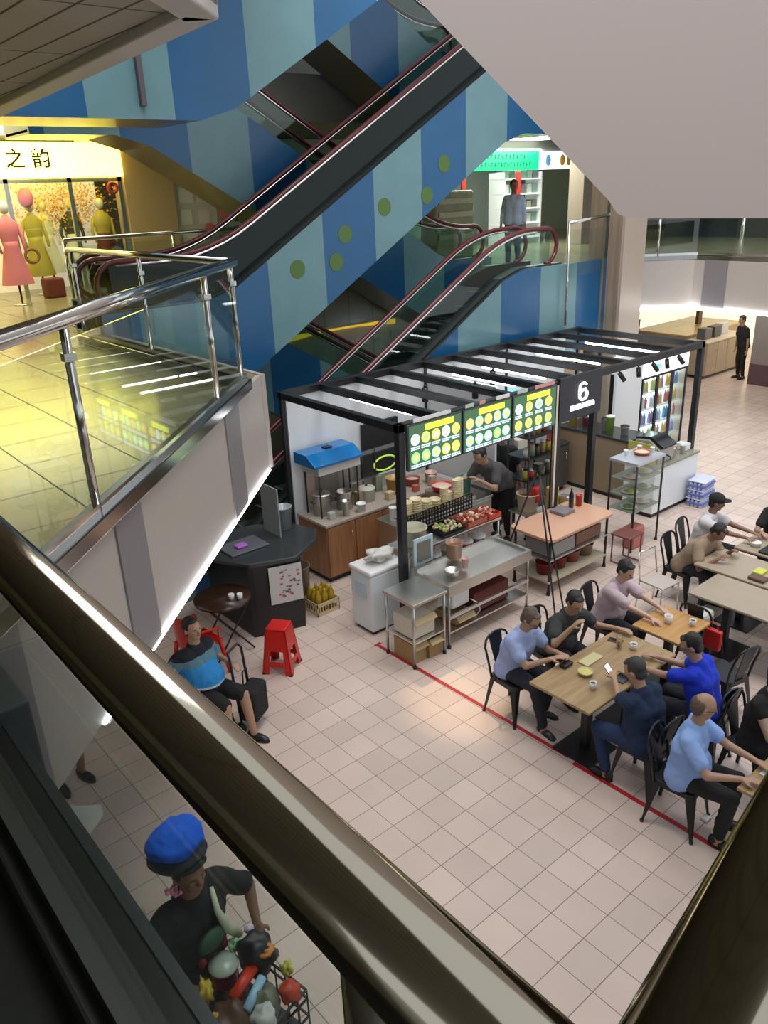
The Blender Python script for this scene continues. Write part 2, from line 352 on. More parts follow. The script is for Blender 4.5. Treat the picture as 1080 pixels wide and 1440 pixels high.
# ------------------------------------------------------------------ ceilings and upper storeys
soffit = tile_mat('soffit_tiles', (.38, .345, .29), .20, 1.2, .1, .05, (.07, .06, .05), .016, .6, var=.03)
trimw = mat('soffit_trim', (.62, .60, .58), .45)
sp_ = [(2.47, 8.6), (2.02, 3.42), (.6, 2.0), (.6, -6), (-8, -6), (-8, 8.6)]
struct('ceiling', MB().prism(sp_, 5.93, 6.3), soffit)
def inset_band(a, b, n, z0, z1, w):
    return MB().prism([a, b, (b[0] + n[0] * w, b[1] + n[1] * w), (a[0] + n[0] * w, a[1] + n[1] * w)], z0, z1)
struct('trim_10', inset_band((2.47, 8.6), (2.02, 3.42), (-1, .08), 5.88, 6.5, .16), trimw, bevel=.01)
struct('trim_11', inset_band((2.02, 3.42), (.6, 2.0), (-.7, .7), 5.88, 6.5, .16), trimw, bevel=.01)
struct('trim_12', inset_band((2.10, 3.39), (2.0, 3.1), (.9, -.1), 5.98, 6.35, .05), trimw)
upper_conc = mat('upper_concrete', (.16, .155, .13), .7, noise=.1)
struct('ceiling_upper', MB().prism([(4.2, 12.75), (11.9, 12.75), (12.6, 10.5), (34, 10.5), (34, 26), (-8, 26), (-8, 8.7), (2.3, 8.7), (2.3, 12.75)], 6.35, 7.1), upper_conc)
struct('wall_back', MB().box(-8, 34, 20.0, 20.2, 0, 12), mat('far_wall', (.22, .20, .16), .7))
struct('wall_left', MB().box(-8, -7.9, -6, 26, 0, 12), mat('left_wall', (.4, .38, .33), .7))
struct('wall_right', MB().box(33.8, 34, -6, 26, 0, 12), mat('right_wall', (.45, .42, .36), .7))
struct('wall_upper', MB().box(4.2, 34, 15.0, 15.2, 7.1, 12), mat('upper_wall', (.06, .065, .06), .6))
# the white plastered stair enclosure hanging at the right
xw = 5.0
struct('wall_stair', MB().prism([(5.38 + 3.6, 6.56 + 3.15), (5.38, 6.56), (3.50, 5.06), (3.42, 4.97), (3.32, 4.94), (-3.0, 4.94), (-3.0, 9.7)], xw, xw + 1.5, axis='x'), mat('stair_plaster', (.66, .56, .53), .55))
# tall pillar behind the food stall
pil = thing('pillar', 'tall square pillar clad in brown and cream stone behind the food stall', 'pillar', (13.2, 8.84, 0), world=True)
brown = wood_mat('pillar_brown', (.20, .15, .11), (.27, .21, .15), .3, 'z', .5)
beige = mat('pillar_beige', (.36, .29, .235), .3, noise=.05)
MB().box(13.2, 13.9, 8.84, 9.60, 0, 7).build('core', beige, pil)
MB().box(13.19, 13.2, 8.90, 9.16, 0, 7).build('cladding_panel', brown, pil)
MB().box(13.19, 13.2, 9.24, 9.60, 0, 7).build('cladding_panel', brown, pil)
MB().box(13.185, 13.2, 9.17, 9.23, 0, 7).build('metal_strip', alu, pil)
# ------------------------------------------------------------------ escalators
TN = math.tan(math.radians(30)); RISE = 3.55; RUN = RISE / TN
BLU = (.004, .080, .20); LBL = (.11, .225, .25)
stripe_f = stripe_mat('blue_stripes', 2.06, 4.21, .5, LBL, BLU, .34, coat=.15)
stripe_r = stripe_mat('blue_stripes_rear', 2.06, 6.10 - 2.06, .5, BLU, LBL, .4, coat=.3)
soff_m = mat('truss_soffit', (.22, .21, .17), .22, .5)
esc_dark = mat('escalator_inner', (.012, .016, .015), .3)
skirt = mat('deck_metal', (.09, .10, .10), .3, .8)
step_m = mat('step_tread', (.02, .022, .022), .5)
def escalator(label, xb, z0, yn, yf, s=1, lo=2.0, hi=1.4, stripes=stripe_f, mirror=None, newel_lo=True, newel_hi=True, steps=True, near_glass=None):
    """s=+1 rises towards +x. mirror: x' = mirror - x"""
    X = (lambda x: x) if s == 1 else (lambda x: mirror - x)
    t = thing('escalator', label, 'escalator', (X(xb), yn, z0), world=True)
    xt = xb + RUN; zt = z0 + RISE
    def line(off, a=lo, b=hi, ease=.25):
        return [(xb - a, z0 + off), (xb - ease, z0 + off), (xb + ease, z0 + off + ease * TN), (xt - ease, zt + off - ease * TN), (xt + ease, zt + off), (xt + b, zt + off)]
    top = line(.28); bot = line(-1.08)
    poly_ = top + bot[::-1]
    P = [(X(x), z) for x, z in poly_]
    k = len(P); ms = [2] * 5 + [0] + [1] * 5 + [0]
    for ya, yb in ((yn - .06, yn), (yf, yf + .06)):
        MB().prism(P, ya, yb, 'y', ms=ms, mcap=0).build('side_cladding', [stripes, soff_m, skirt], t)
    bp = [(X(x), z) for x, z in bot + [(x, z + .06) for x, z in bot[::-1]]]
    MB().prism(bp, yn, yf, 'y').build('soffit', soff_m, t)
    for xx in (xb - lo, xt + hi - .06):
        zz = z0 if xx < xb else zt
        a, b = sorted((X(xx), X(xx + .06))); MB().box(a, b, yn, yf, zz - 1.05, zz - .02).build('end_plate', stripes, t)
    # landing plates
    for xa, xe, zz in ((xb - lo, xb - .3, z0), (xt + .3, xt + hi, zt)):
        a, b = sorted((X(xa), X(xe))); MB().box(a, b, yn + .02, yf - .02, zz - .05, zz + .01).build('landing_plate', steel, t)
    for y, sg in ((yn + .02, 1), (yf - .02, -1)):
        yy = y + sg * .10
        # balustrade glass
        g = line(.90 - .05, lo - .25, hi - .25); b_ = line(.26, lo - .25, hi - .25)
        gp = g + b_[::-1]
        MB().prism([(X(x), z) for x, z in gp], yy - .006, yy + .006, 'y').build('glass_panel', near_glass if (near_glass and sg == 1) else glass_dark, t)
        # inner skirting
        a0 = line(.30); b0 = line(-.15)
        ysk = y + sg * .17
        MB().prism([(X(x), z) for x, z in a0 + b0[::-1]], min(ysk, ysk + sg * .02), max(ysk, ysk + sg * .02), 'y').build('skirting', esc_dark, t)
        d0 = [(X(x), z) for x, z in a0 + [(x, z - .03) for x, z in a0[::-1]]]
        MB().prism(d0, min(y, ysk), max(y, ysk), 'y').build('deck_cover', skirt, t)
        # rail guide and rubber handrail with rounded newels
        pts = []; R = .30
        zl = z0 + .90; xl = xb - lo + .35
        if newel_lo:
            for i in range(9):
                a = -PI / 2 - PI * i / 8; pts.append((xl + math.cos(a) * R, zl - R + math.sin(a) * R))
            pts = pts[:]
        m_ = line(.90, lo - .35, hi - .35)
        def smooth(pl):
            out = [pl[0]]
            for i in range(1, len(pl) - 1):
                p0, p1, p2 = pl[i - 1], pl[i], pl[i + 1]
                if i in (1, 2, 3, 4):
                    for q in (.82, 1.0, ):
                        out.append((p0[0] + (p1[0] - p0[0]) * q, p0[1] + (p1[1] - p0[1]) * q))
            out.append(pl[-1]); return out
        mid = [m_[0]]
        for (cx, cz, sgn) in ((xb, z0 + .90, 1), (xt, zt + .90, -1)):
            for i in range(7):
                u = -1 + i / 3; x_ = cx + u * .7
                # quadratic ease between flat and slope
                h = .7 * TN / 4 * (u + 1) ** 2 if sgn == 1 else .7 * TN / 4 * (-(1 - u) ** 2)
                mid.append((x_, cz + h))
        mid.append(m_[-1])
        tail = []
        xh = xt + hi - .35; zh = zt + .90
        if newel_hi:
            for i in range(1, 9):
                a = PI / 2 - PI * i / 8; tail.append((xh + math.cos(a) * R, zh - R + math.sin(a) * R))
        full = pts + mid[1 if newel_lo else 0:] + tail
        hr = MB().tube([(X(x), yy, z) for x, z in full], .036, 10).build('handrail', rubber, t)
        # bright guide under the belt
        gd = [(X(x), yy, z - .05) for x, z in mid]
        MB().tube(gd, .022, 8).build('handrail_guide', alu, hr)
    if steps:
        n = int(RUN / .35)
        sm = None
        for i in range(n):
            x = xb + .1 + i * RUN / n; z = z0 + (i + .6) * RISE / n
            a, b = sorted((X(x), X(x + .42)))
            mbx = MB().box(a, b, yn + .20, yf - .20, z - .03, z); 
            a, b = sorted((X(x), X(x + .03))); mbx.box(a, b, yn + .20, yf - .20, z - .22, z - .03)
            mbx.m = 1; a, b = sorted((X(x - .005), X(x + .02))); mbx.box(a, b, yn + .20, yf - .20, z - .005, z + .003)
            mbx.build('step', [step_m, mat('step_edge', (.16, .16, .15), .4)], t)
    return t
E1 = escalator('lower blue striped escalator rising to the right just behind the food stall', 4.55, 0, 9.35, 10.30)
E2 = escalator('middle escalator with green dots on its blue striped flank rising to the upper right', 5.7, 3.55, 10.40, 11.35, lo=1.75, stripes=stripe_mat('blue_stripes_middle', 2.06, 3.41, .5, LBL, BLU, .34, coat=.2), near_glass=mat('smoked_glass', (.006, .012, .011), .10, spec=.25))
E3 = escalator('topmost blue striped escalator across the upper left with a level underside', 5.35, 7.10, 9.35, 10.30, lo=6.0, steps=False, near_glass=mat('smoked_glass', (0, 0, 0)), stripes=stripe_mat('blue_stripes_top', 2.06, 4.78, .5, LBL, BLU, .34, coat=.2))
E4 = escalator('lower rear escalator running down to the right behind the middle one', 4.55, 0, 11.60, 12.5, s=-1, mirror=16.45, stripes=stripe_r)
E5 = escalator('rear escalator running down to the right at left centre above the poster wall', 5.05, 3.55, 11.60, 12.5, s=-1, mirror=16.45, stripes=stripe_r, lo=1.2)
E6 = escalator('highest rear escalator seen only as a dark blue belly near the top', 5.05, 7.10, 11.60, 12.5, s=-1, mirror=16.2, stripes=stripe_r, lo=1.2, steps=False)
dotm = mat('green_dots', (.07, .14, .03), .5)
for k, (x, z) in enumerate([(7.02, 4.13), (7.75, 4.17), (7.95, 4.57), (8.77, 4.93), (9.7, 5.07), (10.1, 5.55)]):
    mb_ = MB(); mb_.lathe((0, 0, 0), [(0, 0), (.135, 0), (.135, .006), (0, .006)], 24)
    mb_.sm = [False] * len(mb_.f); me = mb_.mesh('painted_dot', dotm); me.transform(Matrix.Translation((x, 10.34, z)) @ Matrix.Rotation(PI / 2, 4, 'X'))
    link('painted_dot', me, E2)
# lamp rod fixed on the top escalator flank
MB().box(4.36, 4.42, 9.22, 9.29, 6.15, 6.75).build('conduit', mat('conduit_grey', (.08, .07, .08), .5), E3)
# rail piece right of the lower escalator top
r = thing('guard_railing', 'short steel rail and post between the lower escalator top and the pillar', 'railing', (12.05, 9.3, 2.8), world=True)
MB().tube([(12.05, 9.2, 4.52), (13.18, 9.2, 4.6)], .03, 10).build('handrail', chrome, r)
MB().tube([(12.05, 9.2, 2.75), (12.05, 9.2, 4.55)], .022, 10).build('post', chrome, r)
MB().box(12.1, 13.15, 9.195, 9.205, 3.6, 4.4).build('glass_panel', glass, r)
struct('wall_landing', MB().box(12.10, 13.2, 9.29, 9.42, 2.2, 3.82), stripe_f)
# ================================================================== food stall
KX0, KX1, KY0, KY1, KZ = 5.74, 12.32, 6.65, 9.08, 2.70
frame_m = mat('stall_frame', (.013, .014, .016), .4)
k = thing('food_stall', 'open black steel framed food stall with white back wall and beams overhead', 'food stall', (KX0, KY0, 0), world=True)
def post(x, y, z1=KZ, w=.09): MB().box(x - w / 2, x + w / 2, y - w / 2, y + w / 2, 0, z1).build('post', frame_m, k, bevel=.004)
for x in (KX0, 8.62, 9.46, KX1): post(x, KY0)
for x in (KX0, 8.4, 10.3, KX1): post(x, KY1, w=.06)
for y in (KY0, KY1): MB().box(KX0 - .045, KX1 + .045, y - .045, y + .045, KZ - .1, KZ).build('long_beam', frame_m, k, bevel=.004)
for i in range(11):
    x = KX0 + .658 * i; MB().box(x - .045, x + .045, KY0, KY1, KZ - .10, KZ - .01).build('cross_beam', frame_m, k)
wallw = mat('stall_wall', (.74, .76, .77), .45)
MB().box(KX0 + .05, 11.9, KY1 - .02, KY1 + .04, .0, KZ - .1).build('back_wall', wallw, k)
MB().box(9.9, 11.9, KY1 - .05, KY1 - .025, .0, 1.5).build('wood_panel', mat('stall_wood_wall', (.35, .25, .12), .5, noise=.15), k)
MB().box(8.42, 8.46, 7.6, KY1, .9, 2.5).build('divider', wallw, k)
sg = MB().box(8.56, 9.5, KY0 - .09, KY0 - .05, 2.12, 2.74).build('header_sign_board', mat('sign_charcoal', (.022, .024, .035), .5), k, bevel=.004)
sw = mat('sign_white', (.85, .85, .85), .5, emit=(1, 1, 1), es=1.2)
# white ring emblem: an open loop over a closed loop
lg = MB(); cx, cz = 9.06, 2.46
lg.tube([(cx + .075 * math.cos(a) - .01, KY0 - .10, cz + .095 + .05 * math.sin(a)) for a in [math.radians(d) for d in range(20, 340, 20)]], .018, 8)
lg.tube([(cx + .085 * math.cos(a), KY0 - .10, cz - .02 + .07 * math.sin(a)) for a in [math.radians(d) for d in range(0, 360, 20)]], .02, 8, closed=True)
lg.tube([(cx - .085, KY0 - .10, cz - .02), (cx - .09, KY0 - .10, cz + .05), (cx - .07, KY0 - .10, cz + .1)], .019, 8)
lg.build('emblem', sw, sg)
lt = MB(); x = 8.80
random.seed(5)
for i in range(11):
    w = random.choice((.03, .035, .04)); lt.box(x, x + w * .35, KY0 - .10, KY0 - .09, 2.25, 2.32); lt.box(x, x + w, KY0 - .10, KY0 - .09, 2.305 if i % 2 else 2.25, 2.32 if i % 2 else 2.265)
    lt.box(x + w * .7, x + w, KY0 - .10, KY0 - .09, 2.25, 2.30 if i % 3 else 2.32); x += w + .013
lt.build('lettering', sw, sg)
# lit tubes between the beams, hanging bell shades, track spots
tube_m = mat('tube_light', (1, 1, 1), .4, emit=(.95, .98, 1), es=7)
tubew = [('near the blue hood corner', 1), ('behind the second menu board', 4), ('behind the third menu board', 5), ('left of the drinks chiller', 7), ('above the drinks counter at the far end', 9)]
for lab, i in tubew:
    x = KX0 + .658 * i + .10
    t = thing('tube_lamp', 'white fluorescent tube lamp under the stall beams ' + lab, 'lamp', (x, 7.9, KZ - .12))
    MB().tube([(0, -.62, -.03), (0, .62, -.03)], .02, 10).build('tube', tube_m, t)
    MB().box(-.025, .025, -.65, .65, -.012, .022).build('fitting', white, t)
def hang(x, y, lab):
    t = thing('pendant_lamp', lab, 'lamp', (x, y, KZ - .1))
    MB().tube([(0, 0, 0), (0, 0, -.12)], .012, 8).build('stem', black, t)
    MB().lathe((0, 0, -.28), [(.10, 0), (.085, .05), (.05, .11), (.02, .15), (0, .16)], 18).build('shade', mat('shade_cream', (.7, .55, .48), .4), t)
hang(6.62, 7.0, 'small cream bell pendant lamp behind the first menu board top')
for i, (x, y) in enumerate([(7.5, 8.1), (8.1, 7.7), (8.9, 8.1)]):
    t = thing('track_light', ['small dark cylinder spotlight under the beams left of the black sign', 'small dark cylinder spotlight above the second menu board', 'small dark cylinder spotlight behind the black sign'][i], 'spotlight', (x, y, KZ - .1))
    MB().cyl((0, 0, -.22), .045, .2, 14).build('can', black, t); MB().cyl((0, 0, -.02), .02, .04, 8).build('mount', black, t)
tr = thing('light_track', 'white lighting track along the stall front above the drinks chiller', 'light track', (10.2, KY0 + .2, 2.55), world=True)
MB().box(10.1, 12.2, 6.83, 6.87, 2.53, 2.57).build('rail', white, tr)
for i, x in enumerate((10.35, 10.85, 11.25, 11.65, 12.0)):
    t = thing('track_spotlight', ['leftmost of five black spotlights on the white track, over the white panel', 'second of five black spotlights on the white track', 'middle one of five black spotlights on the white track', 'fourth of five black spotlights on the white track, counted from left', 'rightmost of five black spotlights on the white track'][i], 'spotlight', (x, 6.85, 2.53), group='spotlights on the white track')
    mb_ = MB(); mb_.tube([(0, 0, -.05), (.10 * (-1) ** i * .6, -.06, -.17)], .035, 12); mb_.build('can', black, t)
    MB().tube([(0, 0, 0), (0, 0, -.06)], .012, 8).build('arm', black, t)
# ------------------------------------------------------------------ illuminated menu boards
scr = mat('menu_backing', (.02, .05, .03), .3, emit=(.06, .16, .07), es=.6)
yel = mat('menu_yellow', (.8, .8, .05), .4, emit=(.85, .95, .03), es=1.1)
wht = mat('menu_text', (.7, .75, .9), .4, emit=(.55, .7, 1), es=.75)
food = [mat('menu_food_%s' % n, c, .4, emit=c, es=.9) for n, c in (('green', (.25, .75, .2)), ('pale_green', (.35, .85, .5)), ('gold', (.85, .65, .12)), ('white', (.85, .9, .85)), ('orange', (.8, .42, .18)), ('lemon', (.8, .85, .1)), ('ice', (.5, .85, .9)))]
bw = .88
for i in range(3):
    x0 = 5.80 + i * .905
    t = thing('menu_board', ['lit menu board next to the left corner post, with green dishes in the lower row', 'lit menu board in the middle of the three, with pale green dishes', 'lit menu board touching the white strip beside the black sign'][i], 'menu board', (x0, KY0 - .06, 2.12))
    MB().box(0, bw, -.02, .03, 0, .56).build('frame', mat('menu_frame', (.05, .06, .06), .4), t, bevel=.004)
    MB().box(.02, bw - .02, -.026, -.02, .02, .54).build('screen', scr, t)
    MB().box(.27, .73, -.032, -.026, .455, .525).build('yellow_header', yel, t)
    tx = MB(); px = MB(); ring = MB(); rng = random.Random(i * 11 + 3)
    for row in range(2):
        for c in range(5 if i < 2 else 4):
            cx = .11 + c * (.165 if i < 2 else .2); cz = .37 - row * .22
            col = [[3, 2, 5, 3, 2, 0, 0, 1, 5, 2], [4, 1, 4, 1, 1, 1, 1, 1, 0, 1], [3, 2, 6, 2, 0, 2, 2, 2, 2, 2]][i][row * 5 + c]
            d = MB(); vs = [(cx + .068 * math.cos(2 * PI * a / 20), -.03, cz + .068 * math.sin(2 * PI * a / 20)) for a in range(20)]
            d.add(vs + [(v[0], -.026, v[2]) for v in vs], [tuple(range(20))] + [(a, (a + 1) % 20, 20 + (a + 1) % 20, 20 + a) for a in range(20)])
            vs = [(cx + .04 * math.cos(2 * PI * a / 14), -.032, cz + .034 * math.sin(2 * PI * a / 14)) for a in range(14)]; d.m = 1; d.add(vs, [tuple(range(14))])
            d.build('dish_picture', [food[col], food[(col + 2) % 4 + (rng.random() > .5) * 2]], t)
            for l in range(2):
                xx = cx - .07
                while xx < cx + .06:
                    w = rng.uniform(.012, .03); tx.box(xx, xx + w, -.031, -.026, cz - .098 - l * .024, cz - .083 - l * .024); xx += w + .008
    tx.build('menu_text', wht, t)
t = tag(MB().box(8.50, 8.54, KY0 - .08, KY0 - .04, .9, 2.66).build('edge_strip', alu), 'pale vertical metal strip at the right end of the menu boards', 'strip')
tb = thing('menu_valance', 'dark translucent strip with small white signs above the menu boards', 'sign', (5.8, KY0 - .05, 2.69), world=True)
for i, (a, b_) in enumerate([(5.9, 6.5), (6.75, 6.9), (7.0, 7.1), (7.3, 7.55), (7.7, 7.9), (8.05, 8.45)]):
    MB().box(a, b_, KY0 - .075, KY0 - .065, 2.69, 2.735).build('white_card', mat('card_%d' % (i % 3), [(.8, .8, .8), (.5, .6, .5), (.7, .3, .3)][i % 3 if i != 4 else 0], .5), tb)
MB().box(5.8, 8.5, KY0 - .06, KY0 - .055, 2.68, 2.70).build('strip', black, tb)
# ------------------------------------------------------------------ stall counters
ss = mat('counter_steel', (.62, .60, .56), .3, 1.0, noise=.08, nscale=10)
gran = mat('dark_granite', (.035, .04, .042), .25, noise=.4, nscale=40)
woodr = wood_mat('cabinet_wood', (.28, .12, .05), (.42, .2, .09), .4, 'z')
tan = mat('tan_counter', (.56, .42, .28), .4, noise=.08)
orange_top = mat('peach_laminate', (.62, .36, .24), .3, noise=.08, nscale=4)
def counter(label, x0, x1, y0, y1, z, top_m, body_m, doors=0, name='counter', front='y', th=.04, toe=.08, over=.02):
    t = thing(name, label, 'counter', ((x0 + x1) / 2, (y0 + y1) / 2, 0), world=True)
    MB().box(x0, x1, y0, y1, toe, z - th).build('body', body_m, t, bevel=.004)
    MB().box(x0 + .04, x1 - .04, y0 + .04, y1 - .04, 0, toe).build('plinth', black, t)
    MB().box(x0 - over, x1 + over, y0 - over, y1 + over, z - th, z).build('worktop', top_m, t, bevel=.006)
    for i in range(doors):
        w = (x1 - x0) / doors; d = MB().box(x0 + i * w + .01, x0 + (i + 1) * w - .01, y0 - .018, y0, toe + .02, z - th - .02).build('door', body_m, t, bevel=.003)
        MB().tube([(x0 + i * w + w * .85, y0 - .035, z - .3), (x0 + i * w + w * .85, y0 - .035, z - .18)], .007, 8).build('handle', alu, d)
    return t
counter('wooden cabinet counter along the back of the stall under the steaming pots', 5.82, 8.3, 8.35, 9.02, .9, mat('worktop_taupe', (.42, .36, .3), .3, noise=.2, nscale=30), woodr, 5)
counter('dark inner worktop running back beside the white partition, jars on it', 11.35, 11.95, 7.25, 8.7, 1.1, gran, mat('ply_side', (.25, .19, .12), .6), 2)
counter('white fronted end counter beside the blue water bottle pack', 11.0, 12.3, 6.48, 7.05, .88, mat('counter_top_mixed', (.26, .25, .2), .35, noise=.3, nscale=10), white_gloss, 0)
counter('low dark counter inside the stall behind the cooks', 9.4, 11.2, 8.35, 9.0, .9, gran, mat('inner_dark', (.06, .055, .05), .5), 3)
# steel cooking line behind the menu boards
counter('stainless steel cooking range in the middle of the stall under the menu boards', 6.5, 8.3, 7.55, 8.05, .9, ss, ss, 3, name='cooking_range')
def legs4(t, x0, x1, y0, y1, z, r=.016, m_=steel, foot=True):
    for x in (x0, x1):
        for y in (y0, y1):
            l = MB().tube([(x, y, .03), (x, y, z)], r, 10).build('leg', m_, t)
            if foot: MB().cyl((x, y, 0), r * 1.5, .035, 10).build('rubber_foot', black, l)
def steel_table(label, x0, x1, y0, y1, z, shelf, sink=False):
    t = thing('steel_table', label, 'table', ((x0 + x1) / 2, (y0 + y1) / 2, 0), world=True)
    legs4(t, x0 + .03, x1 - .03, y0 + .03, y1 - .03, z - .03)
    if not sink: MB().box(x0, x1, y0, y1, z - .035, z).build('tabletop', ss, t, bevel=.004)
    else:
        m_ = MB(); m_.box(x0, x1, y0, y0 + .04, z - .14, z); m_.box(x0, x1, y1 - .04, y1, z - .14, z + .05); m_.box(x0, x0 + .04, y0 + .04, y1 - .04, z - .14, z); m_.box(x1 - .04, x1, y0 + .04, y1 - .04, z - .14, z)
        m_.box(x0 + .04, x1 - .04, y0 + .04, y1 - .04, z - .05, z - .03); m_.build('basin_top', ss, t)
    for zz in shelf: MB().box(x0 + .02, x1 - .02, y0 + .02, y1 - .02, zz - .02, zz).build('shelf', ss, t)
    return t
steel_table('short steel table at the near left with two brown cartons beneath', 5.2, 5.74, 5.88, 6.42, .85, [.34])
lt_ = steel_table('long steel table with raised rim in front of the stall holding trays', 5.80, 7.28, 5.92, 6.50, .85, [.22], sink=True)
MB().box(5.82, 7.26, 5.93, 5.96, .40, .44).build('rail', steel, lt_)
steel_table('raised steel display ledge behind the long table, carrying food trays', 5.9, 7.6, 6.72, 7.15, .98, [.5])
# chest freezer with milky lid
fz = thing('chest_freezer', 'white upright-front chest freezer with clouded lid at the stall corner', 'freezer', (5.6, 7.0, 0), world=True)
fw_ = mat('freezer_white', (.70, .74, .76), .3)
MB().box(5.34, 5.92, 6.80, 7.22, .04, .82).build('body', fw_, fz, bevel=.03)
MB().box(5.33, 5.93, 6.79, 7.23, .82, .88).build('lid', mat('freezer_lid', (.82, .82, .80), .35), fz, bevel=.02)
MB().box(5.38, 5.88, 6.84, 7.18, 0, .05).build('base', black, fz)
MB().box(5.325, 5.335, 6.9, 7.1, .5, .7).build('faint_label', mat('freezer_label', (.5, .62, .68), .4), fz)
# plastic bags and lumpy milky wrap on the freezer
def blob(name, c, r, m_, seed=0, amp=.25, sq=(1, 1, 1), n=20, parent=None, freq=6):
    mb_ = MB().ball((0, 0, 0), 1, 1, 1, n); rng = random.Random(seed); ph = [(rng.uniform(0, 6), rng.uniform(0, 6), rng.uniform(0, 6), rng.uniform(2, freq), rng.uniform(2, freq), rng.uniform(2, freq)) for _ in range(5)]
    vs = []
    for v in mb_.v:
        f = 1 + amp * sum(math.sin(a * v[0] * 1 + p) * math.sin(b_ * v[1] + q) * math.sin(c_ * v[2] + w + 1) for p, q, w, a, b_, c_ in ph) / 2
        vs.append((v[0] * f * r * sq[0], v[1] * f * r * sq[1], max(v[2], -.75) * f * r * sq[2]))
    zmin = min(v[2] for v in vs); mb_.v = [(v[0] + c[0], v[1] + c[1], v[2] - zmin + c[2]) for v in vs]
    return mb_.build(name, m_, parent)
plast = mat('milky_plastic', (.72, .70, .64), .3)
tag(blob('plastic_bag', (5.65, 7.02, .88), .13, plast, 3, .5, (1.3, 1, .6)), 'crumpled milky plastic bag on top of the white freezer', 'bag')
# cartons under the table, box on the shelf, white box under the long table
card = mat('cardboard', (.38, .25, .11), .8, noise=.15, nscale=12); card_l = mat('cardboard_edge', (.50, .38, .2), .8)
def carton(label, x0, x1, y0, y1, z0, z1, m_=card, open_=True):
    t = thing('carton', label, 'box', ((x0 + x1) / 2, (y0 + y1) / 2, z0), world=True)
    w = .008; b_ = MB(); b_.box(x0, x1, y0, y0 + w, z0, z1); b_.box(x0, x1, y1 - w, y1, z0, z1); b_.box(x0, x0 + w, y0 + w, y1 - w, z0, z1); b_.box(x1 - w, x1, y0 + w, y1 - w, z0, z1); b_.box(x0 + w, x1 - w, y0 + w, y1 - w, z0, z0 + w if open_ else z1 - .01)
    b_.build('box_body', m_, t)
    MB().add([(x0, y0, z1), (x1, y0, z1), (x1, y0 - .06, z1 - .05), (x0, y0 - .06, z1 - .05), (x0, y0 + .004, z1), (x1, y0 + .004, z1), (x1, y0 - .058, z1 - .045), (x0, y0 - .058, z1 - .045)], [(0, 1, 2, 3), (4, 7, 6, 5), (0, 4, 5, 1), (3, 2, 6, 7), (0, 3, 7, 4), (1, 5, 6, 2)]).build('flap', card_l, t)
    return t
carton('brown carton on the floor at the left under the short steel table', 5.27, 5.48, 5.98, 6.32, 0, .26)
carton('brown carton on the floor at the right under the short steel table', 5.50, 5.72, 5.95, 6.32, 0, .25)
carton('pale printed box on the shelf of the short steel table', 5.26, 5.60, 5.96, 6.3, .35, .60, mat('pale_carton', (.62, .58, .48), .7, noise=.1), False)
carton('flat brown tray carton on the low shelf under the long table', 6.0, 6.3, 6.0, 6.35, .23, .33)
tag(MB().box(5.95, 6.25, 6.02, 6.28, .45, .68).build('white_box', white, None, bevel=.02), 'white plastic box with a cable hanging under the long table', 'box')
tag(MB().tube([(6.25, 6.0, .5), (6.35, 5.96, .42), (6.4, 5.98, .3), (6.35, 6.0, .235), (6.2, 6.02, .235)], .008, 6).build('cable', white), 'white looped cable beside the white box under the long table', 'cable')
tag(MB().box(6.35, 7.0, 6.05, 6.4, .235, .5).build('crate', mat('dark_red', (.12, .012, .012), .5), None, bevel=.01), 'dark red crate in the shade under the long steel table', 'crate')
# food trays
def tray(label, x0, x1, y0, y1, z, tint, items, seed):
    t = thing('food_tray', label, 'tray', ((x0 + x1) / 2, (y0 + y1) / 2, z), world=True)
    b_ = MB(); w = .01; b_.box(x0, x1, y0, y0 + w, z, z + .06); b_.box(x0, x1, y1 - w, y1, z, z + .06); b_.box(x0, x0 + w, y0 + w, y1 - w, z, z + .06); b_.box(x1 - w, x1, y0 + w, y1 - w, z, z + .06); b_.box(x0 + w, x1 - w, y0 + w, y1 - w, z, z + .012)
    b_.build('pan', tint, t)
    rng = random.Random(seed); fo = MB()
    for i in range(items):
        fo.m = rng.randint(0, 2); q = Euler((rng.uniform(0, 3), rng.uniform(0, 3), 0)).to_matrix()
        fo.ball((rng.uniform(x0 + .04, x1 - .04), rng.uniform(y0 + .04, y1 - .04), z + rng.uniform(.035, .075)), rng.uniform(.02, .04), rng.uniform(.015, .03), rng.uniform(.008, .02), 8, q)
    return t, fo
pk = [mat('food_pink', (.62, .25, .2), .5), mat('food_pale', (.7, .6, .42), .5), mat('food_red', (.5, .08, .05), .4)]
gk = [mat('food_yellow', (.65, .55, .15), .5), mat('food_green', (.2, .35, .1), .5), mat('food_pale2', (.7, .55, .45), .5)]
for a in (('dark tray heaped with pale and yellow food on the display ledge', 6.55, 6.95, 6.76, 7.1, .985, black_gloss, 60, 1, gk, 'pale and yellow chopped food'), ('tray of pink sliced food at the right end of the display ledge', 7.0, 7.36, 6.76, 7.1, .985, mat('tray_red', (.45, .1, .06), .4), 55, 2, pk, 'pink sliced food'),
          ('round-looking red tray with rings of food at the ledge corner', 7.38, 7.62, 6.74, 7.06, .985, mat('tray_red2', (.5, .05, .03), .4), 30, 3, pk, 'food rings')):
    t, fo = tray(*a[:9]); o = fo.build('food_heap', a[9], t); o['kind'] = 'stuff'
